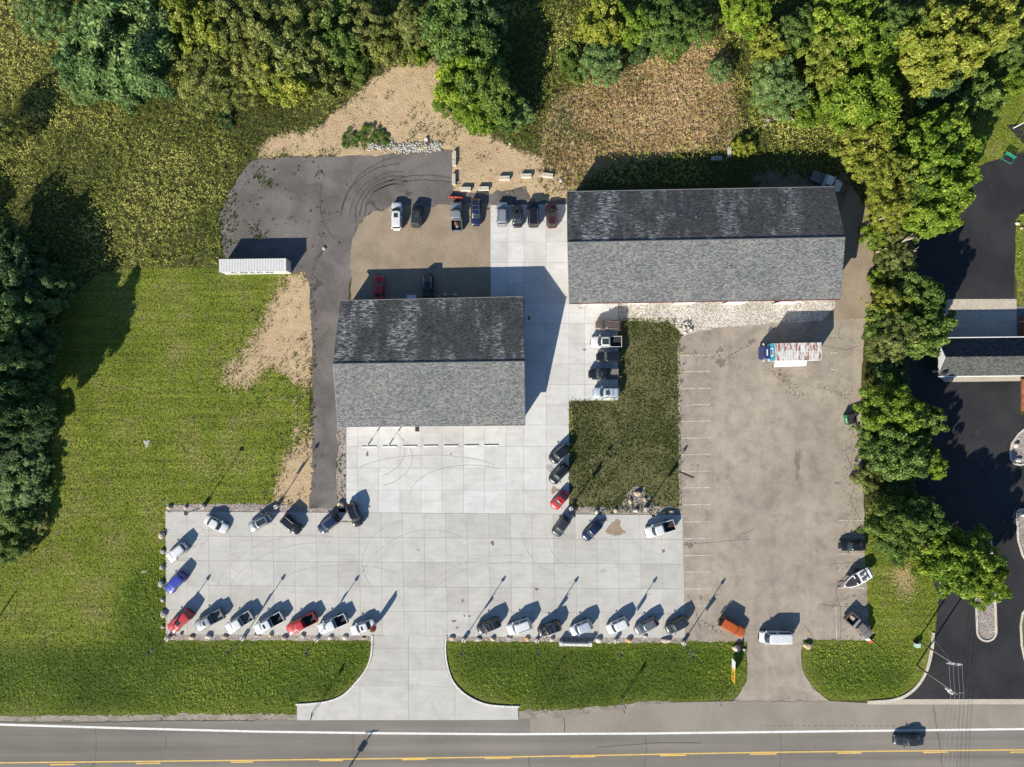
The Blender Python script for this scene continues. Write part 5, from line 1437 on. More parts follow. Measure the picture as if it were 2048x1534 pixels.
for u in np.linspace(0, 1, 13):
    x = Lb*(u-.5)
    w = 1.08*(1 if u < .45 else max(.02, (1-((u-.45)/.55)**2.1)))*(.92+.08*min(1, u*4))
    zk = .02 + .45*max(0, (u-.7)/.3)**1.6; zt = .78+.12*u
    rgs.append([(x, -w, zt), (x, -w*.94, zt-.25), (x, -w*.72, zk+.18), (x, 0, zk), (x, w*.72, zk+.18), (x, w*.94, zt-.25), (x, w, zt), (x, w*.86-.02*(w>.1), zt+.05), (x, -w*.86+.02*(w>.1), zt+.05)])
    ins_.append((x, max(.01, w*.84-.03), zt))
v, f = ring_loft(rgs); obj('hull', mesh('hull', v, f), M_gel, bt)
V = []; F = []
for x, w, z in ins_[5:-1]: V += [(x, -w, z+.055), (x, -w*.5, z+.10), (x, 0, z+.12), (x, w*.5, z+.10), (x, w, z+.055)]
for i in range(len(ins_[5:-1])-1):
    for k in range(4): F.append((i*5+k, i*5+k+1, (i+1)*5+k+1, (i+1)*5+k))
obj('bow_cover', mesh('bow_cover', V, [q[::-1] for q in F]), M_cover, bt)
obj('cockpit', MB().box(ins_[0][0]+.35, ins_[6][0]-.05, -.82, .82, .80, .845).me('cockpit'), M_liner, bt)
for sg in (-1, 1):
    obj('windscreen_frame', MB().box(ins_[6][0]+.15, ins_[6][0]+.28, .40 if sg > 0 else -.95, .95 if sg > 0 else -.40, .86, 1.16).me('windscreen_frame'), M_gel, bt)
    obj('seat', MB().box(ins_[3][0], ins_[3][0]+.5, sg*.45-.24, sg*.45+.24, .845, 1.05).box(ins_[3][0]-.1, ins_[3][0], sg*.45-.24, sg*.45+.24, .845, 1.3).me('seat'), plain('grey_boat_seat', (.09,.09,.095), .7), bt)
obj('swim_platform', MB().box(-Lb*.5-.35, -Lb*.5, -.85, .85, .55, .62).me('swim_platform'), M_gel, bt)
obj('outboard_cover', MB().box(-Lb*.5+.02, -Lb*.5+.4, -.7, .7, .86, .98).me('outboard_cover'), M_gel, bt)
# ------------------------------------------------------------------ container
M_cont = plain('white_container_paint', (0.62,0.62,0.60), 0.55, var=.12, scale=1.2)
m, t, b = newmat('dirty_container_roof'); M_croof = m
p = wpos(t)
c = mix(t, sstep(t, noise(t, .9, 5, .7, p), .58, .72), (0.60,0.60,0.575), (0.36,0.33,0.29))
c = mix(t, sstep(t, noise(t, 1.3, 5, .7, p, 1), .70, .74), c, (0.22,0.10,0.05))
L(t, c, b.inputs['Base Color']); b.inputs['Roughness'].default_value = .6
Hc = 2.75
NWc, NEc, SEc, SWc = W(437.5,518.5,Hc), W(572.5,516.5,Hc), W(572.5,542.5,Hc), W(437.5,544,Hc)
cc = (NWc+NEc+SEc+SWc)/4; Lx = (NEc-NWc).length; Ly = (NWc-SWc).length
ct = empty('shipping_container', (cc.x, cc.y, -0.02), math.radians(.75), 'white shipping container with black lettering beside the dark yard', 'container')
def corr(x0, x1, n, f):  # corrugated strip generator
    pts = []
    for k in range(n):
        w = (x1-x0)/n; a = x0+k*w; pts += [(a, 0), (a+w*.35, 0), (a+w*.5, 1), (a+w*.85, 1)]
    pts.append((x1, 0)); return pts
pts = corr(-Lx/2+.25, Lx/2-.6, 40, 0)
V = []; F = []
for x, k in pts: V += [(x, -Ly/2+.08, Hc-.02+.045*k), (x, Ly/2-.08, Hc-.02+.045*k)]
for i in range(len(pts)-1): F.append((2*i, 2*i+2, 2*i+3, 2*i+1))
obj('roof_panel', mesh('roof_panel', V, F), M_croof, ct)['label'] = 'corrugated white roof with rust marks'
obj('roof_sheet', MB().box(Lx/2-.6, Lx/2-.05, -Ly/2+.06, Ly/2-.06, Hc-.08, Hc+.0).box(-Lx/2+.05, -Lx/2+.25, -Ly/2+.06, Ly/2-.06, Hc-.08, Hc+.0).me('roof_sheet'), M_croof, ct)
obj('frame', MB().box(-Lx/2, Lx/2, -Ly/2, -Ly/2+.08, Hc-.12, Hc+.01).box(-Lx/2, Lx/2, Ly/2-.08, Ly/2, Hc-.12, Hc+.01).box(-Lx/2, Lx/2, -Ly/2, -Ly/2+.08, 0, .15).box(-Lx/2, Lx/2, Ly/2-.08, Ly/2, 0, .15)
    .box(-Lx/2, -Lx/2+.12, -Ly/2+.08, -Ly/2+.2, 0, Hc).box(-Lx/2, -Lx/2+.12, Ly/2-.2, Ly/2-.08, 0, Hc).box(Lx/2-.12, Lx/2, -Ly/2+.08, -Ly/2+.2, 0, Hc).box(Lx/2-.12, Lx/2, Ly/2-.2, Ly/2-.08, 0, Hc).me('frame'), M_cont, ct)
for y, s_ in ((-Ly/2+.05, 1), (Ly/2-.05, -1)):
    pts = corr(-Lx/2+.12, Lx/2-.12, 44, 0); V = []; F = []
    for x, k in pts: V += [(x, y+s_*.035*k, .15), (x, y+s_*.035*k, Hc-.12)]
    for i in range(len(pts)-1): F.append((2*i, 2*i+2, 2*i+3, 2*i+1) if s_ > 0 else (2*i+1, 2*i+3, 2*i+2, 2*i))
    obj('side_panel', mesh('side_panel', V, F), M_cont, ct)
obj('end_wall', MB().box(-Lx/2+.02, -Lx/2+.06, -Ly/2+.2, Ly/2-.2, .1, Hc-.12).me('end_wall'), M_cont, ct)
for sg in (-1, 1):
    o_ = obj('door', MB().box(Lx/2-.05, Lx/2-.01, .01 if sg > 0 else -Ly/2+.2, Ly/2-.2 if sg > 0 else -.01, .1, Hc-.12).me('door'), M_cont, ct)
    for q in (.35, .8): obj('lock_bar', MB().tube([(Lx/2+.01, sg*q, .15), (Lx/2+.01, sg*q, Hc-.15)], .025, 5).me('lock_bar'), M_galv, o_)
def text_mesh(txt, size, depth=0.01):
    cu = bpy.data.curves.new('lettering', 'FONT'); cu.body = txt; cu.size = size; cu.extrude = depth
    cu.align_x = 'CENTER'; cu.align_y = 'CENTER'; cu.space_character = 1.5
    ob = bpy.data.objects.new('tmp', cu); COL.objects.link(ob)
    bpy.context.view_layer.update()
    me = bpy.data.meshes.new_from_object(ob.evaluated_get(bpy.context.evaluated_depsgraph_get()))
    bpy.data.objects.remove(ob); return me
M_letter = plain('black_lettering', (0.03,0.035,0.05), .6)
o_ = obj('lettering', text_mesh('COSCO', 1.75), M_letter, ct, (-.55, -Ly/2-.01, 1.45), (PI/2, 0, 0)); o_.scale = (.95, 1, 1)
o_['label'] = 'black letters COSCO on the side facing the lawn'

# ------------------------------------------------------------------ old box truck
Hb = 3.85
bx0, bx1, byN, byS = W(1548,0,Hb).x, W(1643.5,0,Hb).x, W(0,685.5,Hb).y, W(0,721,Hb).y
bxc, byc = (bx0+bx1)/2, (byN+byS)/2
bt_ = empty('box_truck', (bxc, byc, 0.02), math.radians(.9), 'old box truck with a rusty white roof and blue cab on the worn lot', 'truck')
lx, ly = (bx1-bx0), (byN-byS)
m, t, b = newmat('rusted_white_roof'); M_rroof = m
p = coords(t)
st_ = noise(t, 1.0, 5, .75, wpos(t, (1.9,.55,1)), .3)
pan = t.nodes.new('ShaderNodeTexBrick'); L(t, p, pan.inputs['Vector']); pan.inputs['Scale'].default_value = 1; pan.inputs['Brick Width'].default_value = 1.02; pan.inputs['Row Height'].default_value = 9
pan.inputs['Mortar Size'].default_value = .06; pan.inputs['Color1'].default_value = (1,1,1,1); pan.inputs['Color2'].default_value = (1,1,1,1); pan.inputs['Mortar'].default_value = (0,0,0,1)
rust = mth(t, 'MULTIPLY', sstep(t, st_, .47, .54), pan.outputs[0])
c = mix(t, mth(t, 'MULTIPLY', rust, .92), (0.58,0.57,0.56), mix(t, noise(t, 5, 4, .7, p), (0.14,0.045,0.022), (0.30,0.10,0.045)))
L(t, c, b.inputs['Base Color']); b.inputs['Roughness'].default_value = .8
obj('box', MB().box(-lx/2, lx/2, -ly/2, ly/2, .85, Hb-.06).me('box'), M_cont, bt_)
obj('roof', MB().box(-lx/2+.1, lx/2-.02, -ly/2+.02, ly/2-.02, Hb-.06, Hb).me('roof'), M_rroof, bt_)['label'] = 'white roof sheet eaten by red brown rust'
for k in range(9): obj('roof_rib', MB().box(-lx/2+.2+k*(lx-.3)/8-.03, -lx/2+.2+k*(lx-.3)/8+.03, -ly/2+.03, ly/2-.03, Hb, Hb+.025).me('roof_rib'), M_cont, bt_)
obj('roof_patch', MB().box(.55, 1.2, .0, 1.2, Hb+.003, Hb+.012).me('roof_patch'), M_cont, bt_)
obj('nose_panel', MB().box(-lx/2-.05, -lx/2-.003, -ly/2, ly/2, 1.9, Hb-.01).box(-lx/2-.05, -lx/2+.095, -ly/2, ly/2, Hb-.009, Hb+.02).me('nose_panel'), P_['teal'], bt_)['label'] = 'teal blue front panel of the box'
obj('nose_plate', MB().box(-lx/2-.07, -lx/2-.052, -.75, .75, 2.6, 3.5).me('nose_plate'), M_trim, bt_)
obj('nose_window', MB().box(-lx/2-.085, -lx/2-.071, -.5, .5, 2.75, 3.35).me('nose_window'), M_black, bt_)
cab = MB()
cx1 = -lx/2 - .12
rg = []
for x, z, w in ((cx1, 2.30, 1.15), (cx1-.7, 2.35, 1.12), (cx1-.95, 2.25, 1.08), (cx1-1.2, 1.45, 1.12), (cx1-1.34, 1.30, 1.08), (cx1-1.4, .6, 1.05)):
    rg.append([(x, -w, .55), (x, -w, z-.1), (x, -w+.12, z), (x, w-.12, z), (x, w, z-.1), (x, w, .55)])
v, f = ring_loft(rg); obj('cab', mesh('cab', v, f), P_['royal'], bt_)
obj('windshield', mesh('windshield', [(cx1-.98, -.92, 2.20), (cx1-.98, .92, 2.20), (cx1-1.215, .95, 1.50), (cx1-1.215, -.95, 1.50)], [(0,1,2,3)]), M_wglass, bt_)
obj('cab_stripe', MB().box(cx1-.6, cx1-.4, -.55, .55, 2.36, 2.375).me('cab_stripe'), M_trim, bt_)
for sg in (-1, 1):
    obj('mirror_arm', MB().tube([(cx1-.9, sg*1.08, 2.1), (cx1-.95, sg*1.5, 2.1), (cx1-.95, sg*1.5, 1.6), (cx1-.9, sg*1.1, 1.5)], .04, 5).me('mirror_arm'), M_trim, bt_)
    obj('mirror', MB().box(cx1-1.02, cx1-.90, sg*1.5-.1, sg*1.5+.1, 1.6, 2.05).me('mirror'), M_trim, bt_)
    for wx in (cx1-.7, lx/2-1.6, ):
        w_ = obj('wheel', CACHE[list(CACHE)[0]]['tyre'], M_tyre2, bt_, (wx, sg*1.0, .5)); w_.scale = (1.25,1.6,1.25); obj('rim', CACHE[list(CACHE)[0]]['rim'], M_rim, w_)
obj('chassis', MB().box(cx1-1.3, lx/2, -.5, .5, .45, .82).me('chassis'), M_black, bt_)
obj('awning', mesh('awning', [(-lx/2+.55, -ly/2-.02, 2.75), (lx/2-2.1, -ly/2-.02, 2.75), (lx/2-2.1, -ly/2-.95, 2.35), (-lx/2+.55, -ly/2-1.05, 2.35),
     (-lx/2+.55, -ly/2-.02, 2.70), (lx/2-2.1, -ly/2-.02, 2.70), (lx/2-2.1, -ly/2-.95, 2.30), (-lx/2+.55, -ly/2-1.05, 2.30)], [(3,2,1,0),(4,5,6,7),(0,1,5,4),(1,2,6,5),(2,3,7,6),(3,0,4,7)]), P_['white'], bt_)['label'] = 'white fold out flap along the side of the box'

# ------------------------------------------------------------------ dumpster, bench, signs
M_green = plain('green_dumpster_paint', (0.015,0.17,0.05), .5); M_lid = plain('black_lid', (0.022,0.019,0.022), .6)
a0 = W(1702.5,838.5,1.3)
dp = empty('dumpster', (a0.x, a0.y, 0.02), math.radians(10), 'green dumpster with black lids under the trees of the worn lot', 'dumpster')
mb = MB(); v, f = ring_loft([[(-.75,-.8,.12),(.75,-.8,.12),(.75,.8,.12),(-.75,.8,.12)],[(-.95,-.88,1.15),(.85,-.88,1.35),(.85,.88,1.35),(-.95,.88,1.15)]]); mb.add(v, f)
obj('bin', mb.me('bin'), M_green, dp)
for sg in (-1, 1):
    obj('lid', mesh('lid', [(-.60, .03 if sg > 0 else -.86, 1.22), (.87, .03 if sg > 0 else -.86, 1.40), (.87, .86 if sg > 0 else -.03, 1.40), (-.60, .86 if sg > 0 else -.03, 1.22),
        (-.60, .03 if sg > 0 else -.86, 1.27), (.87, .03 if sg > 0 else -.86, 1.45), (.87, .86 if sg > 0 else -.03, 1.45), (-.60, .86 if sg > 0 else -.03, 1.27)], [(3,2,1,0),(4,5,6,7),(0,1,5,4),(1,2,6,5),(2,3,7,6),(3,0,4,7)]), M_lid, dp)
obj('label_plate', mesh('label_plate', [(-.90,-.55,1.171),(-.78,-.55,1.183),(-.78,.30,1.183),(-.90,.30,1.171)], [(0,1,2,3)]), M_trim, dp)
obj('lid_rod', MB().tube([(.93,-1.0,1.42),(.93,1.0,1.42)], .04, 6).me('lid_rod'), M_rail, dp)
for sg in (-1, 1): obj('side_pocket', MB().box(-.4,.4, .85 if sg > 0 else -1.0, 1.0 if sg > 0 else -.85, .6,.8).me('side_pocket'), M_green, dp)
p_ = W(1713,852.5); o_ = empty('white_crate', (p_.x, p_.y, 0.02), .1, 'small white crate on the ground beside the green dumpster', 'crate')
obj('crate', MB().box(-.3,.3,-.25,-.2,0,.35).box(-.3,.3,.2,.25,0,.35).box(-.3,-.25,-.2,.2,0,.35).box(.25,.3,-.2,.2,0,.35).box(-.25,.25,-.2,.2,0,.05).me('crate'), M_trim, o_)

M_bench = plain('teal_green_bench_paint', (0.02,0.22,0.15), .5)
p_ = W(2016,317,.5)
bn = empty('glider_bench', (p_.x, p_.y, 0.012), math.radians(-28), 'teal green metal bench where the dark drive meets the verge', 'bench')
for k in range(6): obj('slat', MB().box(-.85,.85,-.38+k*.12,-.29+k*.12,.42,.46).me('slat'), M_lid, bn)
for k in range(4): obj('back_slat', MB().box(-.95,.95,.40+k*.05,.44+k*.05,.55+k*.16,.67+k*.16).me('back_slat'), M_bench, bn)
for sg in (-1, 1):
    obj('side_frame', MB().tube([(sg*.92,-.45,0),(sg*.92,-.42,.65),(sg*.92,.4,.65),(sg*.92,.55,1.2)], .04, 6).tube([(sg*.92,.42,0),(sg*.92,.4,.65)], .04, 6).me('side_frame'), M_bench, bn)
obj('front_rail', MB().box(-1.0,1.0,-.56,-.48,.36,.44).me('front_rail'), M_bench, bn)

def post_sign(px, py, h, label, panel, mat, posts=1, gap=0.0, name='road_sign', cat='sign', face=0.0):
    g = W(px, py); root = empty(name, g, face, label, cat)
    for k in range(posts):
        x = (k-(posts-1)/2)*gap
        obj('post', MB().box(x-.05,x+.05,-.04,.04,-.05,h).me('post'), M_galv if mat is not M_wood else M_wood, root)
    w, hh = panel
    obj('panel', MB().box(-w/2,w/2,-.075,-.045,h-hh,h).me('panel'), mat, root)
    return root
M_signback = plain('dark_sign_back', (0.05,0.05,0.05), .6)
post_sign(636,1409,4.6,'tall two post road sign seen edge on in the left ditch',(1.3,.9),M_signback,2,.9,face=math.radians(80))
post_sign(1242,1400,4.4,'two post road sign seen edge on in the right ditch',(1.3,.9),M_galv,2,.8,face=math.radians(80))
post_sign(1438,1402,1.7,'short post with a dark box beside the road near the right entrance',(.3,.35),M_signback,1)
post_sign(1104,1352,2.4,'thin marker post alone in the ditch below the white suvs',(.25,.4),M_signback,1)
# yellow and white advertising board
a, b_ = W(1462,1313), W(1461,1356)
d = a-b_; rz = math.atan2(d.y, d.x)
sg_ = empty('sign_board', ((a.x+b_.x)/2, (a.y+b_.y)/2, -0.02), rz, 'long yellow and white advertising board standing in the right ditch', 'sign')
ls = d.length
obj('yellow_panel', MB().box(-ls/2, ls*.12, -.05,.05, .7,2.3).me('yellow_panel'), plain('yellow_sign_paint', (.62,.40,.02), .5), sg_)
obj('white_panel', MB().box(ls*.12+.005, ls/2, -.05,.05, .7,2.3).me('white_panel'), M_trim, sg_)
for x in (-ls*.4, 0, ls*.4): obj('post', MB().box(x-.06,x+.06,-.17,-.052,-.05,2.2).me('post'), M_wood, sg_)
for k, (x0, x1, z0, z1) in enumerate([(-.42,-.30,1.0,2.0),(-.26,-.05,1.6,2.0),(-.26,-.05,1.0,1.35)]): obj('printed_block', MB().box(ls*x0, ls*x1, .051,.056, z0,z1).me('printed_block'), M_redmark if k == 0 else M_signback, sg_)
# small red and white board leaning by the tan pickup
p_ = W(1734,1281,.4)
rb = empty('leaning_sign', (p_.x, p_.y, -0.02), math.radians(-38), 'white board with a red end leaning in front of the tan pickup', 'sign')
R_ = Matrix.Rotation(math.radians(-35), 4, 'X')
obj('white_panel', MB().box(-.95,.35,-.03,.03,0,.85, R_).me('white_panel'), M_trim, rb); obj('red_panel', MB().box(.355,.95,-.03,.03,0,.85, R_).me('red_panel'), M_redmark, rb)
obj('prop', MB().tube([(-.4,.62,0),(-.4,.35,.5)], .03, 5).tube([(.4,.62,0),(.4,.35,.5)], .03, 5).me('prop'), M_wood, rb)

# feather flags
def feather(px, py, h, w, label, m1, m2, rz, lean=0.0):
    g = W(px, py); root = empty('feather_flag', (g.x, g.y, 0.02), rz, label, 'banner')
    pole = [(0,0,0), (0,0,h*.6), (.05,0,h*.85), (w*.5,0,h), (w*.85,0,h*.93)]
    obj('pole', MB().tube(pole, .035, 6, .015).me('pole'), M_galv, root)
    V = []; F = []; zs = np.linspace(h*.18, h*.97, 9)
    for z in zs:
        u = (z-h*.18)/(h*.79); ww = w*(1 if u < .8 else max(.25, 1-((u-.8)/.2)**2*.75))*(.85+.15*math.sin(u*3))
        for k in range(4): V.append((.04+ww*k/3, .06*math.sin(k*1.6+u*5), z))
    for i in range(8):
        for k in range(3): F.append((i*4+k, i*4+k+1, (i+1)*4+k+1, (i+1)*4+k))
    nb_ = len(F)*3//4
    for nm, fs, mm in (('cloth', F[:nb_//3*3], m1), ('cloth_top', F[nb_//3*3:], m2)):
        o_ = obj(nm, mesh(nm, V, fs, True), mm, root); s_ = o_.modifiers.new('thick', 'SOLIDIFY'); s_.thickness = .015
    obj('base', MB().box(-.35,.35,-.05,.05,0,.06).box(-.05,.05,-.35,-.055,0,.06).box(-.05,.05,.055,.35,0,.06).me('base'), M_black, root)
    return root
M_fred = plain('red_flag_cloth', (0.50,0.03,0.03), .7); M_fyel = plain('yellow_flag_cloth', (0.62,0.42,0.04), .7); M_fwh = plain('white_flag_cloth', (.6,.6,.58), .7)
feather(747.5,1247,4.0,.85,'tall red and yellow feather banner behind the white sedan by the drive',M_fred,M_fyel,math.radians(-25))
feather(349,1269,1.6,.5,'short yellow and red banner by the lamp post in the bottom left corner',M_fyel,M_fred,math.radians(30))

# low white wall sign with end piers
a, b_ = W(1122,1288,.6), W(1180,1288,.6)
lw = (b_-a).length
ws = empty('wall_sign', ((a.x+b_.x)/2, a.y, -0.02), math.radians(-1), 'low white wall sign with end piers under the pale silver suv', 'sign')
for k in range(6): obj('coping', MB().box(-lw/2+.4+k*(lw-.8)/6+.01, -lw/2+.4+(k+1)*(lw-.8)/6-.01, -.22,.22,1.0,1.12).me('coping'), M_wkerb, ws)
obj('wall', MB().box(-lw/2+.3, lw/2-.3, -.17,.17,0,.998).me('wall'), M_trim, ws)
for sg in (-1, 1): obj('pier', MB().box(sg*lw/2-.3 if sg < 0 else sg*lw/2-.3, sg*lw/2+.3, -.24,.40,0,1.2).me('pier'), M_wkerb, ws)

# ------------------------------------------------------------------ lamp posts with flags
m, t, b = newmat('striped_flag_cloth'); M_flag = m
uv = coords(t, 'Object')
sp = t.nodes.new('ShaderNodeSeparateXYZ'); L(t, uv, sp.inputs[0])
stp = mth(t, 'GREATER_THAN', mth(t, 'FRACT', mth(t, 'MULTIPLY', sp.outputs[0], 5.0)), .5)
c = mix(t, stp, (0.75,0.72,0.72), (0.62,0.05,0.10))
L(t, c, b.inputs['Base Color']); b.inputs['Roughness'].default_value = .8
M_fblue = plain('navy_flag_canton', (0.02,0.03,0.13), .8)
M_pole = plain('dark_bronze_pole', (0.035,0.030,0.028), .5)
M_base = plain('pale_concrete_base', (0.56,0.54,0.50), .85)
def flag_mesh(seed):
    r_ = random.Random(seed); V = []; F = []; n, m_ = 6, 9
    for i in range(m_):
        for k in range(n):
            u, q = k/(n-1), i/(m_-1)
            V.append((.05+u*.62*(1-.35*q), .16*math.sin(u*5+q*2+seed)*u, -q*1.55 - .25*u))
    for i in range(m_-1):
        for k in range(n-1): F.append((i*n+k, i*n+k+1, (i+1)*n+k+1, (i+1)*n+k))
    return V, F
def lamp(px, py, label, h=7.0, flag=True, rot=0.0, arm=False):
    g = W(px, py, .9); z0 = 0.06 if not arm else 0.02
    root = empty('lamp_post', (g.x, g.y, 0.0), rot, label, 'lamp post')
    obj('base', MB().tube([(0,0,-.05),(0,0,.9)], .36, 14).me('base'), M_base, root)
    obj('pole', MB().tube([(0,0,.9),(0,0,h)], .085, 8, .06).me('pole'), M_pole, root)
    if arm: obj('lamp_head', MB().box(-.3,.3,-.3,.3,h,h+.15).me('lamp_head'), M_pole, root)
    else: obj('lamp_head', MB().tube([(0,0,h),(0,0,h+.25),(0,0,h+.45)], .30, 10, .14).me('lamp_head'), M_pole, root)
    if flag:
        obj('flag_arm', MB().tube([(0,0,h-1.5),(.75,0,h-1.1)], .03, 5).me('flag_arm'), M_galv, root)
        V, F = flag_mesh(int(px) % 7)
        fo = obj('flag', mesh('flag', V, F, True), M_flag, root, (0.05,0,h-1.4)); fo['label'] = 'striped red and white flag with a blue corner'
        s_ = fo.modifiers.new('thick', 'SOLIDIFY'); s_.thickness = .012
        q = [(V[k][0]-.0, V[k][1]-.02, V[k][2]) for k in range(len(V))]
        cf = [f_ for j, f_ in enumerate(F) if (j // 5) < 4 and (j % 5) < 3]
        co = obj('flag_corner', mesh('flag_corner', [(a_[0]-.02, a_[1]-.03, a_[2]) for a_ in V], cf, True), M_fblue, fo)
        s_ = co.modifiers.new('thick', 'SOLIDIFY'); s_.thickness = .07
    return root
for k, (x, y, lab) in enumerate([(332.8,1279,'flag lamp post at the bottom left corner of the lot'),(483.4,1278.5,'flag lamp post below the white pickup with the grey bed'),(632,1280.5,'flag lamp post between the red pickup and the last white pickup'),(927,1282,'flag lamp post first right of the drive'),(1074,1283,'flag lamp post at the nose of the black suv between white ones'),(1232,1284,'flag lamp post between the low white wall and the dark hatchback'),(1368.6,1288,'flag lamp post at the bottom right corner of the concrete')]):
    lamp(x, y, lab, 6.9, rot=math.radians([-145,-140,-140,-100,-75,-60,-35][k]))
lamp(403,1014.5,'dark lamp post without a flag above the white sedan',6.6,False,arm=True)
lamp(551,1014,'flag lamp post at the foot of the sandy track',6.9,rot=math.radians(-150))
lamp(1142,1018,'flag lamp post beside the small red hatchback',6.9,rot=math.radians(-60))
lamp(1293,1019.4,'flag lamp post beside the boulder peninsula',6.9,rot=math.radians(-40))
tag(obj('dark_pole', MB().tube([W(1358,944,.08),W(1387,957,.14)], .06, 6).me('dark_pole'), M_pole), 'thin dark pole lying on the left edge of the worn lot', 'pole')
g = W(2027,256); wp = empty('white_post', g, 0, 'white lamp post rising at the upper right edge', 'lamp post')
obj('pole', MB().tube([(0,0,-.02),(0,0,3.0)], .10, 8, .08).me('pole'), M_trim, wp); obj('lamp_head', MB().tube([(0,0,3.0),(0,0,3.25)], .28, 10).me('lamp_head'), M_trim, wp)
g = W(2036,644); wp = empty('white_lamp', g, 0, 'small white lamp post in front of the short red brick wall', 'lamp post')
obj('pole', MB().tube([(0,0,0),(0,0,2.4)], .06, 8).me('pole'), M_trim, wp); obj('lamp_head', MB().tube([(0,0,2.4),(0,0,2.7)], .16, 8).me('lamp_head'), M_trim, wp)

# parking signs and wheel stops
M_stop = plain('white_wheel_stop', (.66,.65,.62), .8)
stop_me = None
for k, (x0, x1) in enumerate([(723.7,752.7),(765,793),(805,834),(847,875),(887,916),(928,957),(968,996)]):
    y = 893.3-k*.45; a, b_ = W(x0,y), W(x1,y)
    w = 2.5/2
    if stop_me is None:
        v, f = ring_loft([[(x, -.11, 0), (x, -.09, .12), (x, -.04, .16), (x, .04, .16), (x, .09, .12), (x, .11, 0)] for x in (-w, w)]); stop_me = mesh('wheel_stop', v, f)
    o_ = obj('wheel_stop', stop_me, M_stop, None, ((a.x+b_.x)/2, a.y, .06), (0,0,math.radians(.6)))
    tag(o_, ['leftmost white wheel stop, under the first parking sign','second white wheel stop from the left, under the other parking sign','third white wheel stop from the left, right of the sign pair','middle white wheel stop of the seven before the left building','fifth white wheel stop from the left','sixth white wheel stop, next to the rightmost','rightmost white wheel stop of the seven'][k], 'wheel stop', 'white wheel stops before the left building')
M_hsign = plain('blue_parking_sign', (.02,.08,.32), .5)
for x, lab in ((736.5,'left parking sign on a post in a concrete bollard'),(778.5,'right parking sign on a post in a concrete bollard')):
    g = W(x, 889.5); r_ = empty('parking_sign', (g.x, g.y, .06), 0, lab, 'sign')
    obj('bollard', MB().tube([(0,0,0),(0,0,.72)], .12, 10).me('bollard'), M_stop, r_)
    obj('post', MB().tube([(0,0,.7),(0,0,2.15)], .035, 6).me('post'), M_galv, r_)
    obj('panel', MB().box(-.16,.16,-.055,-.04,1.62,2.15).me('panel'), M_hsign, r_)
a, b_ = W(830.5,863), W(838.8,850)
tag(obj('door_mat', MB().box(a.x,b_.x,a.y,b_.y,.061,.075).me('door_mat'), plain('dark_mat', (.035,.035,.037), .9)), 'dark square door mat at the front eave of the left building', 'mat')
blob('gravel_pocket', 1165, 610, 10, 9, 0.066, M_rock, lot, 90)

# ------------------------------------------------------------------ concrete blocks
def block(px, py, ln, w, h, ang, label):
    g = W(px, py, h); z = float(sample(GZ, np.array([g.x]), np.array([g.y]))[0])
    v, f = ring_loft([[(x, -w/2, 0), (x, -w/2, h-.05), (x, -w/2+.05, h), (x, -.05, h), (x, -.03, h-.06), (x, .03, h-.06), (x, .05, h), (x, w/2-.05, h), (x, w/2, h-.05), (x, w/2, 0)] for x in (-ln/2, ln/2)])
    root = empty('concrete_block', (g.x, g.y, max(z, -.05)), math.radians(ang), label, 'concrete block')
    obj('block', mesh('block', v, f), M_kerb, root)
    for x in (-ln*.3, ln*.3): obj('lifting_loop', MB().tube([(x-.09,0,h-.06),(x-.05,0,h+.03),(x+.05,0,h+.03),(x+.09,0,h-.06)], .02, 5).me('lifting_loop'), M_scrap, root)
block(908.5,316,2.5,.65,.62,89,'long concrete block standing lengthways at the yard corner by the white rubble')
block(907.5,357.5,1.85,.62,.62,90,'concrete block below the long one at the right edge of the dark yard')
block(931,377.3,1.85,.72,.62,0,'concrete block above the red snow plough')
block(967,376.3,1.85,.72,.62,1,'concrete block above the dark blue estate car')
block(1008.8,355.3,1.85,.75,.62,2,'concrete block on the sand above the silver blue suv')
block(1052.5,350.6,1.85,.72,.62,0,'concrete block on the sand above the big black suv')
block(1095,349.6,1.95,.75,.62,-7,'slightly turned concrete block above the maroon suv')
block(1433.5,316,1.85,.68,.62,2,'concrete block at the edge of the long building shadow')
block(1459.5,304,1.75,.62,.62,86,'upright concrete block beside the yellowish bush in the dry grass')

# ------------------------------------------------------------------ boulders
def stone_mesh(seed):
    r_ = random.Random(seed); bm = bmesh.new(); bmesh.ops.create_icosphere(bm, subdivisions=2, radius=1)
    ph = [Vector((r_.gauss(0,1), r_.gauss(0,1), r_.gauss(0,1))).normalized() for _ in range(9)]
    cut = [r_.uniform(.6,.92) for _ in ph]
    for v in bm.verts:
        for p_, c_ in zip(ph, cut):
            d_ = v.co.dot(p_)
            if d_ > c_: v.co -= p_*(d_-c_)
        v.co *= r_.uniform(.96,1.04)
    me = bpy.data.meshes.new('boulder'); bm.to_mesh(me); bm.free(); return me
STONE = [stone_mesh(s_) for s_ in range(8)]
M_b = {'tan': grainy('tan_boulder', (.42,.32,.21), (.52,.41,.29), 1.2, 5, bstr=.4), 'grey': grainy('grey_boulder', (.27,.26,.25), (.42,.40,.37), 1.2, 5, bstr=.4), 'pale': grainy('pale_boulder', (.46,.42,.36), (.58,.54,.48), 1.2, 5, bstr=.4), 'orange': grainy('orange_boulder', (.48,.27,.11), (.56,.34,.16), 1.2, 5, bstr=.4), 'pink': grainy('pinkish_boulder', (.40,.29,.25), (.50,.38,.33), 1.2, 5, bstr=.4)}
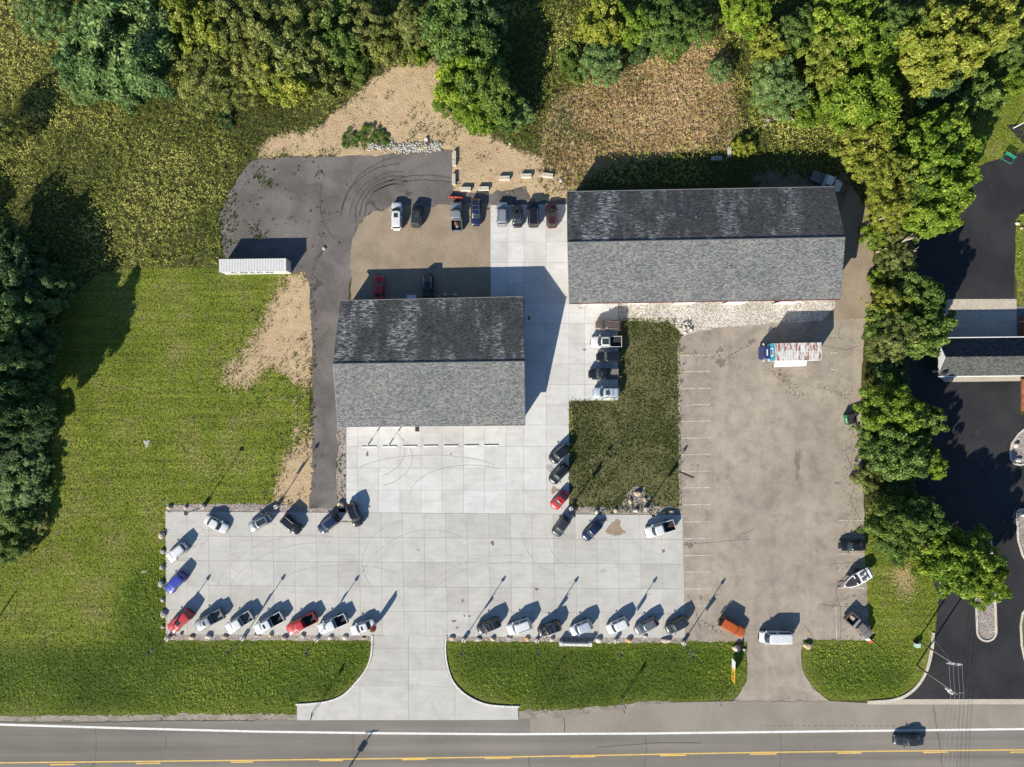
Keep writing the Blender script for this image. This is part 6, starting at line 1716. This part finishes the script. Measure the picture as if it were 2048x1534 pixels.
BLD = [
 (323,1071,6.5,8,'pink','pinkish boulder topmost on the left edge of the lot'),(325,1103,5,6,'grey','grey boulder left of the white suv at the lot edge'),(324,1135,5.5,6,'grey','grey boulder between the white and blue suvs at the lot edge'),(322,1168,6,7,'grey','grey boulder touching the nose of the blue suv'),(325,1200,4,4.5,'pale','small pale boulder below the blue suv at the lot edge'),(327.5,1228,6.5,8,'grey','big grey boulder left of the red suv'),(325,1254,3.5,4,'pink','small pinkish stone beside the nose of the red suv'),
 (339,1015,6,4.5,'tan','tan boulder in the upper left corner of the lot'),(371,1015,4,4.5,'pink','pinkish stone on the gravel near the flagless lamp post'),(681,1010,7.5,7,'tan','big tan boulder at the end of the dark track'),
 (362,1269,4,4,'grey','small stone under the red suv on the bottom gravel strip'),(383,1275,6,4.5,'tan','tan boulder left of the nose of the silver grey pickup'),(416,1273.5,8,6,'pale','large pale boulder below the silver grey pickup'),(450,1274,6,4.5,'tan','tan boulder at the nose of the white pickup with the grey bed'),(513,1271.5,7,4.5,'pink','pinkish boulder at the nose of the white pickup with sunroof'),(541,1270,5,5,'tan','tan stone below the white pickup with sunroof'),(568.5,1276,6.5,5,'pink','pinkish boulder at the nose of the red pickup'),(605,1272,5,5,'grey','grey stone below the red pickup'),(661,1275.5,6,4.5,'pale','pale boulder below the last white pickup'),(689.5,1275,6.5,4.5,'pale','pale boulder at the nose of the white sedan'),(727,1276,5,3,'tan','flat tan stone beside the kerb of the drive'),
 (903,1277,6.5,5,'pink','pinkish boulder at the right kerb of the drive'),(957,1279,6,5,'pale','pale boulder at the nose of the first black suv right of the drive'),(986,1278,5.5,5,'tan','tan stone between the first black suv and the white suv'),(1018,1276,6,4.5,'grey','grey boulder under the nose of the second white suv'),(1054,1278,5,5,'orange','orange boulder right of the second white suv'),(1104,1279.5,5,5,'pale','round pale boulder left of the low white wall'),
 (1197.5,1280.5,6.5,6,'pale','pale boulder right of the low white wall'),(1258.5,1280.5,6.5,6,'orange','bright orange tan boulder below the white suv'),(1290,1273,5,3.5,'grey','dark stone under the dark hatchback'),(1332,1281,11,6,'pink','wide pinkish boulder under the last dark suv'),
 (1473,1297,8.5,8.5,'pink','large cracked boulder below the orange car'),(1488,1299,3.5,3,'pale','small pale stone beside the large cracked boulder'),(1615,1292,8,7.5,'tan','tan boulder at the right side of the right hand entrance'),
 (1193,1023,5,5.5,'pale','pale boulder on the strip above the dark sedan'),(1231,1021,4.5,5,'tan','tan stone on the strip above the mud stain'),(1271.5,1021,5.5,5,'pale','round pale boulder below the peninsula'),(1342,1024.5,7,4.5,'tan','tan boulder in the shadow of the white pickup'),(1274.5,987,7.5,7,'tan','large tan boulder at the tip of the peninsula'),(1260.5,1002,4.5,6,'tan','narrow tan boulder on the left of the peninsula'),(1289.5,999,4,5,'tan','tan boulder on the right of the peninsula'),(1150,1021.5,4,4,'tan','small tan stone beside the lamp post of the red hatchback'),
 (1122,361,4.5,5,'grey','grey stone near the turned concrete block'),(1020,287,3,3,'pale','single white stone on the sand above the blocks'),(852.5,278,4.5,5,'pale','white boulder on the sand above the rubble bank'),(648,496.5,3.5,4,'pale','lone pale stone lying on the dark track'),
 (878,592,3.5,3,'tan','small tan stone behind the left building'),(890.5,589.5,4,3.5,'pale','round pale stone behind the left building, left of a pair'),(900,589.5,3,2.5,'grey','flat grey stone between two pale ones behind the left building'),(910,589.5,4,3.5,'pale','round pale stone behind the left building, right of a pair'),
 (2033,890,6,5,'pale','upper pale boulder on the small rounded island'),(2037,920,7,4.5,'pale','lower pale boulder on the small rounded island'),(2046,1030,5,4,'pale','pale boulder on the kerbed gravel bed at the right edge'),(2035,447,5,3,'pale','white stone on the dry grass at the right edge'),(2044,456,4,3,'tan','small stone beside the white one at the right edge'),
]
for k, (x, y, rx, ry, mt, lab) in enumerate(BLD):
    hgt = min(rx, ry)/S*.85
    g = W(x, y, hgt*.6); r_ = random.Random(k)
    on_sand = y < 400
    z = float(sample(GZ, np.array([g.x]), np.array([g.y]))[0]) if on_sand else 0.0
    o_ = obj('boulder', STONE[k % 8], M_b[mt], None, (g.x, g.y, z+hgt*.45), (0,0,0))
    o_.scale = (rx/S*1.05, ry/S*1.05, hgt); o_.rotation_euler = (0, 0, r_.choice([0, PI]))
    tag(o_, lab, 'boulder')
# heap of pale stones at the corner of the stone bed
r_ = random.Random(77)
for k in range(26):
    a = r_.random()*6.28; q = math.sqrt(r_.random())
    x, y = 1371+13*q*math.cos(a), 655.5+11*q*math.sin(a)
    s_ = r_.uniform(.16,.32); g = W(x, y)
    o_ = obj('pale_stone', STONE[k % 8], M_b['pale'] if k % 4 else M_b['grey'], None, (g.x, g.y, .05+s_*.5+ (1-q)*.18), (r_.random(), r_.random(), r_.random()*6))
    o_.scale = (s_*1.2, s_, s_*.8)
    tag(o_, 'pale stone in the heap at the corner of the stone bed', 'stone', 'pale stones heaped at the corner of the stone bed')

# ------------------------------------------------------------------ utility poles and wires
M_upole = plain('weathered_utility_pole', (.16,.135,.11), .9); M_wire = plain('weathered_wire', (.30,.29,.28), .5); M_can = plain('grey_transformer', (.52,.54,.55), .5)
def upole(x, y, h, label, kind, ang=0.0):
    g = W(x, y); root = empty('utility_pole', g, math.radians(ang), label, 'utility pole')
    obj('pole', MB().tube([(0,0,-.1),(0,0,h)], .17, 8, .12).me('pole', True), M_upole, root)
    arms = [] if kind == 'plain' else [(h-.35, .16), (h-.75, -.16)] if kind == 'double' else [(h-.3, .16)]
    for z, y_ in arms:
        ca = obj('crossarm', MB().box(-1.15,1.15,y_-.06,y_+.06,z-.06,z+.06).me('crossarm'), M_upole if kind != 'double' else M_can, root)
        for q in (-1.05,-.4,.4,1.05): obj('insulator', MB().tube([(q,y_,z+.06),(q,y_,z+.22)], .05, 6).me('insulator'), M_can, ca)
    if kind == 'transformer':
        obj('transformer', MB().tube([(-.42,.0,h-2.2),(-.42,.0,h-1.2)], .27, 10).me('transformer'), M_can, root)
        obj('transformer', MB().tube([(-.10,-.42,h-2.1),(-.10,-.42,h-1.2)], .24, 10).me('transformer'), M_can, root)
    return root
P1, P2 = (1835,1281), (1833,1331)
up1 = upole(*P1, 10.7, 'upper utility pole with double crossarms beside the dark drive', 'double', -8)
up2 = upole(*P2, 11.3, 'lower utility pole with white transformers beside the dark drive', 'transformer', -3)
upole(622,1650, 11.0, 'utility pole just beyond the bottom edge across the road', 'transformer', 10)
upole(-75,1345, 9.5, 'utility pole just beyond the left edge of the lawn', 'plain', 10)
g1, g2 = W(*P1), W(*P2); g3 = W(1795,1790)
for k, q in enumerate((-1.05,-.4,.4,1.05)):
    a = g1 + Vector((q,-.1,10.5)); b_ = g2 + Vector((q,.16,11.25)); c_ = g3 + Vector((q,0,11.3))
    def sag(a_, c2, s_, n=14): return [a_.lerp(c2, i/n) - Vector((0,0,s_*4*(i/n)*(1-i/n))) for i in range(n+1)]
    me = MB().tube(sag(a, b_, .08, 6), .02, 4).tube(sag(b_, c_, .7), .02, 4).me('power_line')
    tag(obj('power_line', me, M_wire), ['leftmost power line over the road','second power line from the left over the road','third power line from the left over the road','rightmost power line over the road'][k], 'wire', 'power lines crossing the road')
gy_ = W(1851,1258)
gw = empty('guy_wire', (gy_.x, gy_.y, 0), 0, 'guy wire with a yellow guard running up to the upper pole', 'wire')
tipg = g1 + Vector((0,0,9.6)) - gy_
anchor = Vector((-.6,.9,0))
obj('wire', MB().tube([anchor, tipg], .02, 4).me('wire'), M_wire, gw)
obj('guard', MB().tube([anchor, anchor.lerp(tipg, .26)], .05, 6).me('guard'), plain('yellow_guard', (.60,.42,.05), .5), gw)
g = W(1836,1291.5,.7); o_ = empty('pedestal_box', (g.x, g.y, 0), .05, 'pale mint utility box at the foot of the upper pole', 'utility box')
obj('box', MB().box(-.38,.38,-.32,.32,0,.72).me('box'), plain('mint_green_paint', (.36,.52,.43), .5), o_); obj('lid', MB().box(-.42,.42,-.36,.36,.722,.80).me('lid'), plain('mint_lid', (.40,.56,.47), .5), o_); obj('base', MB().box(-.45,.45,.34,.62,0,.5).me('base'), M_black, o_)
g = W(823,596.5,.8); tag(obj('white_bin', MB().prism([(-.8,-.5),(.8,-.5),(.75,.5),(-.75,.5)], 0, .9).prism([(-.84,-.54),(.84,-.54),(.8,.54),(-.8,.54)], .9, 1.0).me('white_bin'), M_trim, None, (g.x, g.y, .01)), 'white lidded bin behind the left building', 'bin')
for k, (x, y, rx, ry) in enumerate([(293,886,7,5),(288,1143,4,3)]):
    o_ = blob('limestone_patch', x, y, rx, ry, -0.0, M_white_stone, ground, 95+k, 18, .6)
